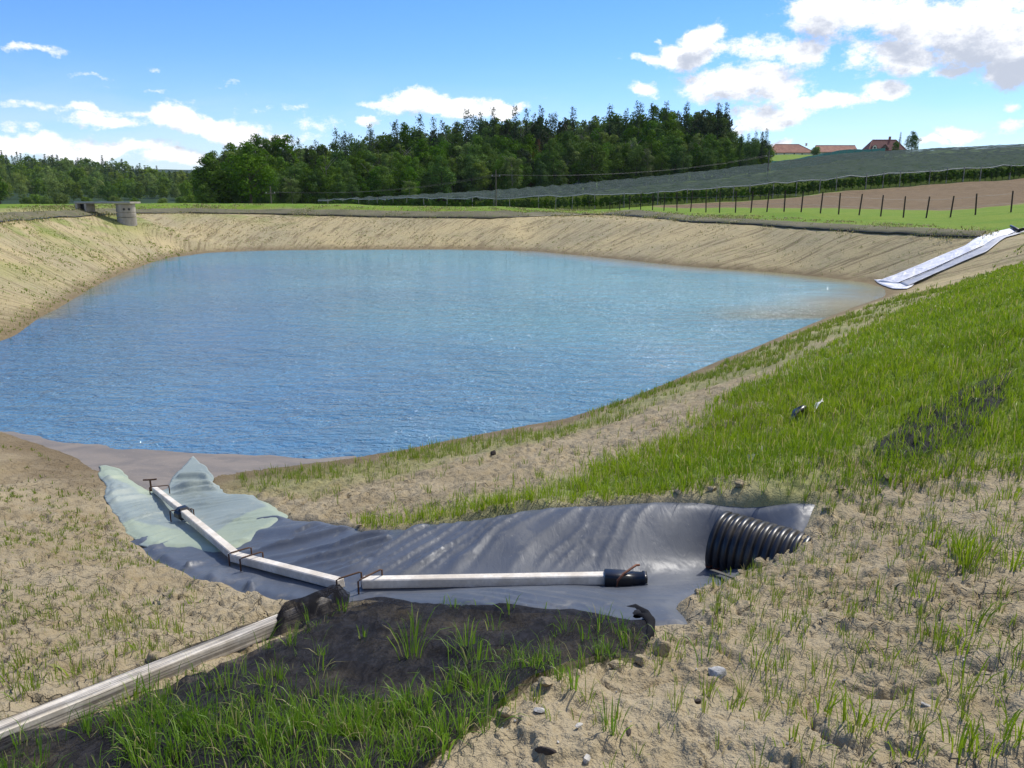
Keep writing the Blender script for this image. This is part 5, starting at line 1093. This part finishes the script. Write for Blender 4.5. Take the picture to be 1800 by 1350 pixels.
# thick young grass on the right-hand slope
cl = np.vstack([DENSE[:, :2]])
def dd(x, y):
    r = np.hypot(x, y); sdv = -sdist(x, y, DENSE); n = fbm(x * 0.7, y * 0.7, 401, 4); n2 = fbm(x * 2.5, y * 2.5, 407, 3)
    pt = sdist(x, y, PATCH); lin_ = np.minimum(sdist(x, y, BLACK_LINER), sdist(x, y, GREEN_LINER))
    return np.clip(sstep(-0.45, 0.45, sdv + (n - 0.5) * 1.6) * 0.95 + 0.06, 0, 1) * np.clip(1.3 - r / 26, 0.22, 1) * np.where(pt < 0, 0.45, 1) * (lin_ > 0.01) * (0.6 + 0.9 * (n2 > 0.40))
near = cl[(np.abs(cl[:, 0]) < 40)]
x, y = scatter(near, 260000, lambda a, b: dd(a, b) * ((np.hypot(a, b) < 30) & (np.abs(np.arctan2(a, b)) < 0.70)), 0.3)
hs = 0.75 + 0.6 * fbm(x * 0.9, y * 0.9, 409, 3)
A = tufts(x, y, 3.0, 0.03, 0.075, 0.15, 0.0045, 0.36, hs)
x2, y2 = scatter(near, 520000, lambda a, b: dd(a, b) * ((np.hypot(a, b) < 9.5) & (np.abs(np.arctan2(a, b)) < 0.70)), 0.3)
B = tufts(x2, y2, 3.5, 0.03, 0.08, 0.17, 0.0045, 0.36, 0.75 + 0.6 * fbm(x2 * 0.9, y2 * 0.9, 409, 3))
build_grass('slope_grass', *[[a, b] for a, b in zip(A, B)], GRASS, 'bright green young grass covering the right-hand slope')
# strip by the water and thin sprouts on the sandy band between
def ds(x, y): 
    n = fbm(x * 0.9, y * 0.9, 421, 4); return sstep(0.44, 0.60, n + 0.10 * np.clip(-sdist(x, y, SHORESTRIP), -0.2, 0.5)) * 0.9 + 0.03
x, y = scatter(SHORESTRIP, 30000, ds); A = tufts(x, y, 5, 0.04, 0.07, 0.15, 0.004, 0.3)
BAND = np.array(hits([(370, 845), (600, 812), (1000, 740), (1300, 628), (1580, 520), (1800, 430), (1990, 400), (1800, 470), (1500, 600), (1240, 860), (940, 890), (655, 930), (510, 905), (430, 868)]))
x2, y2 = scatter(BAND, 16000, lambda a, b: 0.12 + 0.88 * sstep(0.46, 0.62, fbm(a * 1.1, b * 1.1, 431, 4))); B = tufts(x2, y2, 5, 0.035, 0.06, 0.15, 0.004, 0.3)
build_grass('shore_grass', *[[a, b] for a, b in zip(A, B)], SPROUT, 'thin grass along the right shore and the sandy band above it')
# sprouts on the near bare soil, left and right
LEFT = np.array(hits([(-60, 770), (60, 790), (160, 835), (215, 950), (360, 1035), (560, 1070), (540, 1085), (300, 1195), (0, 1290), (-90, 1320)]))
def dl(a, b):
    n = fbm(a * 1.3, b * 1.3, 441, 4); return 0.05 + 0.95 * sstep(0.45, 0.66, n + 0.12 * sstep(6, 3, np.hypot(a, b)))
x, y = scatter(LEFT, 11000, dl); A = tufts(x, y, 5, 0.022, 0.025, 0.085, 0.003, 0.3, np.where(np.hypot(x, y) < 4.5, 1.2, 0.8))
RIGHT = np.array(hits([(1250, 1020), (1440, 940), (1440, 885), (1330, 870), (1640, 820), (1850, 815), (1900, 1400), (720, 1420), (760, 1345), (900, 1250), (1000, 1190), (1120, 1170), (1160, 1110), (1215, 1095)]))
def dr(a, b):
    n = fbm(a * 1.6, b * 1.6, 451, 4); u = np.arctan2(a, b); return 0.06 + 0.94 * sstep(0.45, 0.66, n + 0.24 * sstep(0.2, 0.55, u))
x2, y2 = scatter(RIGHT, 2300, dr); B = tufts(x2, y2, 6, 0.02, 0.03, 0.12, 0.003, 0.32)
NET2 = np.array(hits([(300, 1215), (560, 1100), (700, 1062), (1000, 1060), (1140, 1090), (1110, 1160), (930, 1205), (860, 1280), (760, 1345), (690, 1420), (-100, 1420), (-60, 1345)]))
def dn(a, b):
    px = b; n = fbm(a * 1.8, b * 1.8, 461, 4); return sstep(0.46, 0.66, n + 0.16 * sstep(2.7, 2.0, b)) * (0.06 + 0.80 * sstep(3.1, 2.1, b)) * sstep(0.03, 0.22, polydist(a, b, BEAMS_XY, False)[0])
x3, y3 = scatter(NET2, 4000, dn); Cc = tufts(x3, y3, 8, 0.022, 0.06, 0.17, 0.0032, 0.42)
build_grass('sprouts', *[[a, b] for a, b in zip(A, B)], SPROUT, 'sparse green sprouts growing out of the bare soil')
# the strongest single clumps of the foreground
SP = [(720, 1165, 22, .20), (730, 1130, 10, .16), (820, 1150, 14, .20), (840, 1180, 14, .2), (700, 1250, 26, .13), (660, 1270, 24, .13), (870, 1110, 8, .12), (895, 1085, 6, .12), (850, 1060, 6, .10), (800, 1075, 6, .09), (1030, 1140, 9, .13), (1105, 1140, 12, .13), (985, 1215, 16, .13), (1010, 1225, 12, .13), (960, 1180, 10, .12),
      (855, 1295, 14, .17), (750, 1260, 18, .13), (605, 1075, 14, .10), (560, 1190, 8, .11), (640, 1130, 6, .1), (480, 1220, 10, .12), (1075, 1300, 14, .15), (1237, 1178, 10, .13), (1170, 1140, 9, .09), (770, 1340, 16, .13), (600, 1300, 22, .14), (520, 1320, 24, .14), (450, 1330, 22, .13), (300, 1345, 20, .12)]
xs, ys, nbs, hh = [], [], [], []
for u, v, nb, h in SP: p = hit(u, v); xs.append(p[0]); ys.append(p[1]); nbs.append(nb); hh.append(h)
idx = np.repeat(np.arange(len(xs)), nbs); xs, ys, hh = np.array(xs), np.array(ys), np.array(hh); n = len(idx); az = RNG.uniform(0, 6.28, n); rr = RNG.random(n) * 0.045
D_ = (xs[idx] + np.cos(az) * rr, ys[idx] + np.sin(az) * rr, hh[idx] * RNG.uniform(.6, 1.15, n), np.full(n, 0.0050) * RNG.uniform(.7, 1.4, n), np.abs(RNG.normal(0, .38, n)) + .08, az, RNG.random(n))
build_grass('net_grass', *[[a, b] for a, b in zip(Cc, D_)], LUSH, 'lush grass growing up through the black net in front')
SP = [(1700, 1000, 60, .17), (1680, 985, 40, .15), (1730, 980, 30, .13), (1780, 1000, 40, .12), (1640, 960, 16, .14), (1760, 950, 20, .12), (1770, 880, 20, .12), (1720, 900, 14, .12), (1600, 980, 8, .1), (1440, 1260, 22, .11), (1500, 1300, 26, .13), (1530, 1270, 20, .13), (1690, 1140, 20, .15), (1710, 1110, 16, .14), (1650, 1125, 16, .12), (1690, 1200, 12, .13),
      (1740, 1330, 26, .13), (1790, 1310, 20, .12), (1680, 1330, 20, .11), (1600, 1340, 20, .1), (1330, 1170, 12, .11), (1365, 1190, 9, .11), (1290, 1250, 9, .1), (1390, 1330, 18, .08), (1450, 1200, 10, .12), (1525, 1070, 8, .08), (1630, 1060, 12, .1), (1560, 1150, 7, .1), (1585, 1160, 6, .09), (130, 1180, 16, .1), (250, 1150, 18, .09), (310, 1110, 14, .1), (280, 1100, 14, .09), (200, 1160, 18, .08), (180, 1230, 12, .1), (20, 1200, 14, .1), (50, 1230, 14, .09), (230, 1240, 16, .1), (345, 1060, 9, .08), (90, 1260, 12, .1), (270, 1060, 10, .08)]
xs, ys, nbs, hh = [], [], [], []
for u, v, nb, h in SP: p = hit(u, v); xs.append(p[0]); ys.append(p[1]); nbs.append(nb); hh.append(h)
idx = np.repeat(np.arange(len(xs)), nbs); xs, ys, hh = np.array(xs), np.array(ys), np.array(hh); n = len(idx); az = RNG.uniform(0, 6.28, n); rr = RNG.random(n) ** .7 * 0.06
build_grass('grass_clumps', xs[idx] + np.cos(az) * rr, ys[idx] + np.sin(az) * rr, hh[idx] * RNG.uniform(.5, 1.1, n), np.full(n, 0.0045) * RNG.uniform(.7, 1.4, n), np.abs(RNG.normal(0, .36, n)) + .08, az, RNG.random(n), GRASS, 'stronger grass clumps standing on the bare soil')
# grass tips along the left bank and its waterline
LB_ = np.array([p[:2] for p in hits([(-60, 620), (0, 605), (80, 550), (215, 476), (340, 440), (300, 400), (0, 395), (-160, 410)])])
x, y = scatter(LB_, 9000, lambda a, b: 0.05 + 0.6 * sstep(0.48, 0.64, fbm(a * .8, b * .8, 471, 4)) + 0.6 * sstep(0.8, 0.2, polydist(a, b, SHORE)[0])); A = tufts(x, y, 3, .08, .04, .10, .004, .35)
build_grass('bank_grass', *A, SPROUT, 'thin grass and weeds on the left bank of the pond')

# straw mulch and shoots combed into lines over the far banks
FARB = np.vstack([np.array(NETLINE)[:, :2], np.array(SHORE)[21:39, :2]])
FARB = np.array([p[:2] for p in CREST] + [p[:2] for p in SHORE[21:39]])
def dfb(a, b):
    lane = 28 * np.arctan2((b - 27) * 0.85, a + 3.5) + 0.55 * polydist(a, b, SHORE)[0]
    return (0.15 + 0.85 * sstep(0.42, 0.6, vnoise(lane * 2.6, polydist(a, b, SHORE)[0] * .5, 481))) * (0.35 + 0.65 * sstep(0.4, 0.62, fbm(a * .25, b * .25, 482, 3)))
x, y = scatter(FARB, 60000, dfb); A = list(tufts(x, y, 2, .10, .04, .11, .006, .6)); n = len(A[0]); gsel = RNG.random(n) < 0.45 + 0.3 * (fbm(A[0] * .3, A[1] * .3, 483, 3) - .5)
A[6] = np.where(gsel, RNG.random(n) * .7, 1.0); A[3] = A[3] * 0.8
build_grass('bank_mulch', *A, grass_mat('straw_and_shoots', (0.16, 0.19, 0.045), (0.22, 0.24, 0.06), (0.50, 0.40, 0.21), 0.3), 'straw and thin shoots combed in lines over the far pond banks')
# weeds and straw over the net strip and the rim of the bank
RIM = np.array([p[:2] for p in NETLINE] + [p[:2] for p in CREST[::-1]])
x, y = scatter(RIM, 90000, lambda a, b: 0.08 + 0.9 * sstep(0.46, 0.64, fbm(a * .5, b * .5, 491, 4)), 0.4)
A = list(tufts(x, y, 2, .12, .05, .14, .006, .6)); n = len(A[0]); A[6] = np.where(RNG.random(n) < 0.7, RNG.random(n) * .75, 1.0)
build_grass('rim_grass', *A, bpy.data.materials['straw_and_shoots'], 'weeds and straw growing through the dark net along the rim of the bank', 0.06)
# ------------------------------------------------------------------ sky, sun, camera
SUN_AZ, SUN_EL = math.radians(38), math.radians(52)      # azimuth measured from the view direction towards the right
w = bpy.data.worlds.new('World'); SC.world = w; w.use_nodes = True; wt = w.node_tree; wt.nodes.clear()
class WT(NT):
    def __init__(s, tree): s.t = tree
W_ = WT(wt)
sky = W_.n('ShaderNodeTexSky', sky_type='NISHITA', sun_disc=False); sky.sun_elevation = SUN_EL; sky.sun_rotation = SUN_AZ; sky.altitude = 300; sky.air_density = 1.0; sky.dust_density = 0.0; sky.ozone_density = 2.0
CL = [  # clouds by azimuth and elevation in degrees (converted below), half sizes, weight
 (1470, 30, 110, 42, .95), (1600, 25, 120, 50, .95), (1720, 60, 150, 75, 1.1), (1810, 95, 120, 55, 1.2), (1395, 88, 95, 34, 0.85), (1300, 148, 105, 36, 0.95), (1225, 92, 75, 26, .95), (1250, 68, 42, 28, 1.0), (1140, 103, 55, 11, .7), (1160, 70, 14, 10, .6),
 (1360, 165, 70, 26, .9), (1345, 207, 85, 20, .9), (1475, 180, 70, 17, .9), (1420, 185, 60, 14, .8), (1555, 165, 48, 19, .9), (1585, 105, 90, 34, .95), (1660, 130, 60, 14, .7), (1130, 162, 30, 15, .9), (1365, 248, 36, 8, .7),
 (730, 182, 60, 20, 1.0), (690, 182, 65, 9, .8), (800, 197, 70, 18, 1.0), (880, 196, 50, 12, .9), (645, 210, 24, 9, .7),
 (315, 205, 50, 24, 1.0), (375, 222, 80, 22, 1.0), (450, 238, 60, 14, .9), (195, 210, 75, 14, .8), (180, 190, 140, 10, .6), (45, 183, 90, 10, .5), (60, 250, 130, 20, .9), (190, 262, 130, 16, .9), (310, 278, 90, 16, .8), (30, 217, 45, 10, .6), (565, 215, 65, 18, .55), (480, 192, 60, 7, .45), (530, 240, 60, 12, .5),
 (45, 85, 75, 11, .75), (150, 133, 50, 6, .42), (270, 155, 60, 6, .42), (400, 145, 26, 8, .42), (330, 172, 60, 6, .35), (265, 118, 26, 8, .4),
 (1690, 243, 45, 13, .85), (1640, 256, 60, 8, .7), (1790, 190, 24, 14, .6), (1790, 225, 40, 16, .45), (1300, 218, 40, 10, .6), (960, 175, 26, 6, .3)]
grp = bpy.data.node_groups.new('cloud_field', 'ShaderNodeTree'); grp.interface.new_socket('Vec', in_out='INPUT', socket_type='NodeSocketVector'); grp.interface.new_socket('Density', in_out='OUTPUT', socket_type='NodeSocketFloat')
g = WT(grp); gi = grp.nodes.new('NodeGroupInput'); go = grp.nodes.new('NodeGroupOutput'); pv = gi.outputs[0]
def warp(vec, scale, amt, det):
    nz = g.n('ShaderNodeTexNoise', {'Vector': vec, 'Scale': scale, 'Detail': det, 'Roughness': 0.6}); c = g.n('ShaderNodeVectorMath', operation='SUBTRACT'); g.set(c, 0, nz.outputs['Color']); c.inputs[1].default_value = (.5, .5, .5)
    m = g.n('ShaderNodeVectorMath', operation='MULTIPLY'); g.set(m, 0, c.outputs[0]); m.inputs[1].default_value = (amt, amt * .75, 0); a = g.n('ShaderNodeVectorMath', operation='ADD'); g.set(a, 0, vec); g.set(a, 1, m.outputs[0]); return a.outputs[0]
pw = warp(pv, 9.0, 0.085, 6.0)
acc = None
for u, v, ru, rv, wgt in CL:
    d = ray(u, v); d = d / np.linalg.norm(d); az = math.atan2(d[0], d[1]); el = math.asin(d[2]); d2 = ray(u + ru, v); d2 /= np.linalg.norm(d2); raz = abs(math.atan2(d2[0], d2[1]) - az); d3 = ray(u, v - rv); d3 /= np.linalg.norm(d3); rel_ = abs(math.asin(d3[2]) - el)
    s_ = g.n('ShaderNodeVectorMath', operation='SUBTRACT'); g.set(s_, 0, pw); s_.inputs[1].default_value = (az, el, 0); m_ = g.n('ShaderNodeVectorMath', operation='MULTIPLY'); g.set(m_, 0, s_.outputs[0]); m_.inputs[1].default_value = (1 / raz, 1 / rel_, 0)
    l_ = g.n('ShaderNodeVectorMath', operation='LENGTH'); g.set(l_, 0, m_.outputs[0]); b_ = g.rng(l_.outputs['Value'], 1.85, 0.1, 0.0, wgt * 1.22); acc = b_ if acc is None else g.math('MAXIMUM', acc, b_)
# unseen cumulus added out of frame, denser to the right, to whiten the reflections
azv = g.n('ShaderNodeSeparateXYZ', {0: pv}); gen = g.math('ADD', g.noise(g.scale(pv, (1, 1.6, 1)), 3.2, 3, .55), g.rng(azv.outputs[0], 0.0, 0.5, -0.14, 0.16))
outside_ = g.math('MAXIMUM', g.rng(g.math('ABSOLUTE', azv.outputs[0]), 0.62, 0.72), g.rng(azv.outputs[1], 0.27, 0.40)); acc = g.math('MAXIMUM', acc, g.math('MULTIPLY', g.rng(gen, 0.50, 0.66, 0, .9), outside_))
nz = g.noise(g.scale(pv, (1.0, 1.45, 1)), 26.0, 10, 0.70); dens = g.math('ADD', acc, g.math('MULTIPLY', g.math('SUBTRACT', nz, 0.5), 2.2))
grp.links.new(dens, go.inputs[0])
geo = W_.n('ShaderNodeTexCoord').outputs['Generated']; sep = W_.n('ShaderNodeSeparateXYZ', {0: geo})
az = W_.math('ARCTAN2', sep.outputs[0], sep.outputs[1]); el = W_.math('ARCSINE', sep.outputs[2])
vec = W_.n('ShaderNodeCombineXYZ', {0: az, 1: el, 2: 0.0}).outputs[0]
def field(off):
    a = W_.n('ShaderNodeVectorMath', operation='ADD'); W_.set(a, 0, vec); a.inputs[1].default_value = off; n_ = wt.nodes.new('ShaderNodeGroup'); n_.node_tree = grp; wt.links.new(a.outputs[0], n_.inputs[0]); return n_.outputs[0]
d0 = field((0, 0, 0)); d1 = field((0.008, 0.022, 0))
cover = W_.rng(d0, 0.36, 0.90)
thickc = W_.rng(d1, 0.55, 1.40)
ccol = W_.mix(thickc, (11.2, 11.2, 11.3), (5.6, 6.0, 6.9))
skyc = W_.mix(1.0, W_.n('ShaderNodeHueSaturation', {'Color': sky.outputs[0], 'Saturation': 1.28, 'Value': 1.28}).outputs[0], (0.80, 0.92, 1.22), 'MULTIPLY')
veil = W_.math('MULTIPLY', W_.rng(el, 0.17, 0.0, 0, 0.42), W_.rng(W_.noise(W_.scale(vec, (1, 3.5, 1)), 5.0, 5, 0.6, 0.6), 0.35, 0.62, 0.25, 1.0)); skyc = W_.mix(veil, skyc, (8.0, 8.8, 10.0))
final = W_.mix(W_.math('MULTIPLY', cover, 0.96), skyc, ccol)
bg = W_.n('ShaderNodeBackground', {'Color': final, 'Strength': 0.1}); wo = wt.nodes.new('ShaderNodeOutputWorld'); wt.links.new(bg.outputs[0], wo.inputs[0])
w.cycles.sampling_method = 'MANUAL'; w.cycles.sample_map_resolution = 512

sl = bpy.data.lights.new('sun', 'SUN'); sl.energy = 4.2; sl.angle = math.radians(0.53); sl.color = (1.0, 0.955, 0.88)
so = bpy.data.objects.new('sun', sl); COL.objects.link(so)
sd_ = Vector((math.sin(SUN_AZ) * math.cos(SUN_EL), math.cos(SUN_AZ) * math.cos(SUN_EL), math.sin(SUN_EL))); so.rotation_euler = (-sd_).to_track_quat('-Z', 'Y').to_euler(); so.location = sd_ * 60
cam = bpy.data.cameras.new('camera'); cam.sensor_fit = 'HORIZONTAL'; cam.sensor_width = 36; cam.lens = 36 * F / 1800; cam.clip_start = 0.05; cam.clip_end = 9000
co = bpy.data.objects.new('camera', cam); COL.objects.link(co); co.rotation_euler = (math.pi / 2 - PITCH, 0, 0); SC.camera = co
SC.view_settings.view_transform = 'Standard'; SC.view_settings.look = 'None'; SC.view_settings.exposure = 0.12; SC.view_settings.gamma = 1.0
SC.cycles.max_bounces = 8; SC.cycles.transparent_max_bounces = 12

# thin summer air over the valley
mb = MB(); mb.box((0, 1550, 55), (7000, 4400, 140)); hz = mb.build('haze', None); t = NT('haze')
vol = t.n('ShaderNodeVolumePrincipled', {'Color': (0.72, 0.82, 1.0), 'Density': 0.00005, 'Anisotropy': 0.0}); t.t.links.new(vol.outputs[0], t.out.inputs['Volume']); hz.data.materials.append(t.m); tag(hz, 'thin blue summer haze over the valley', 'haze', kind='stuff')
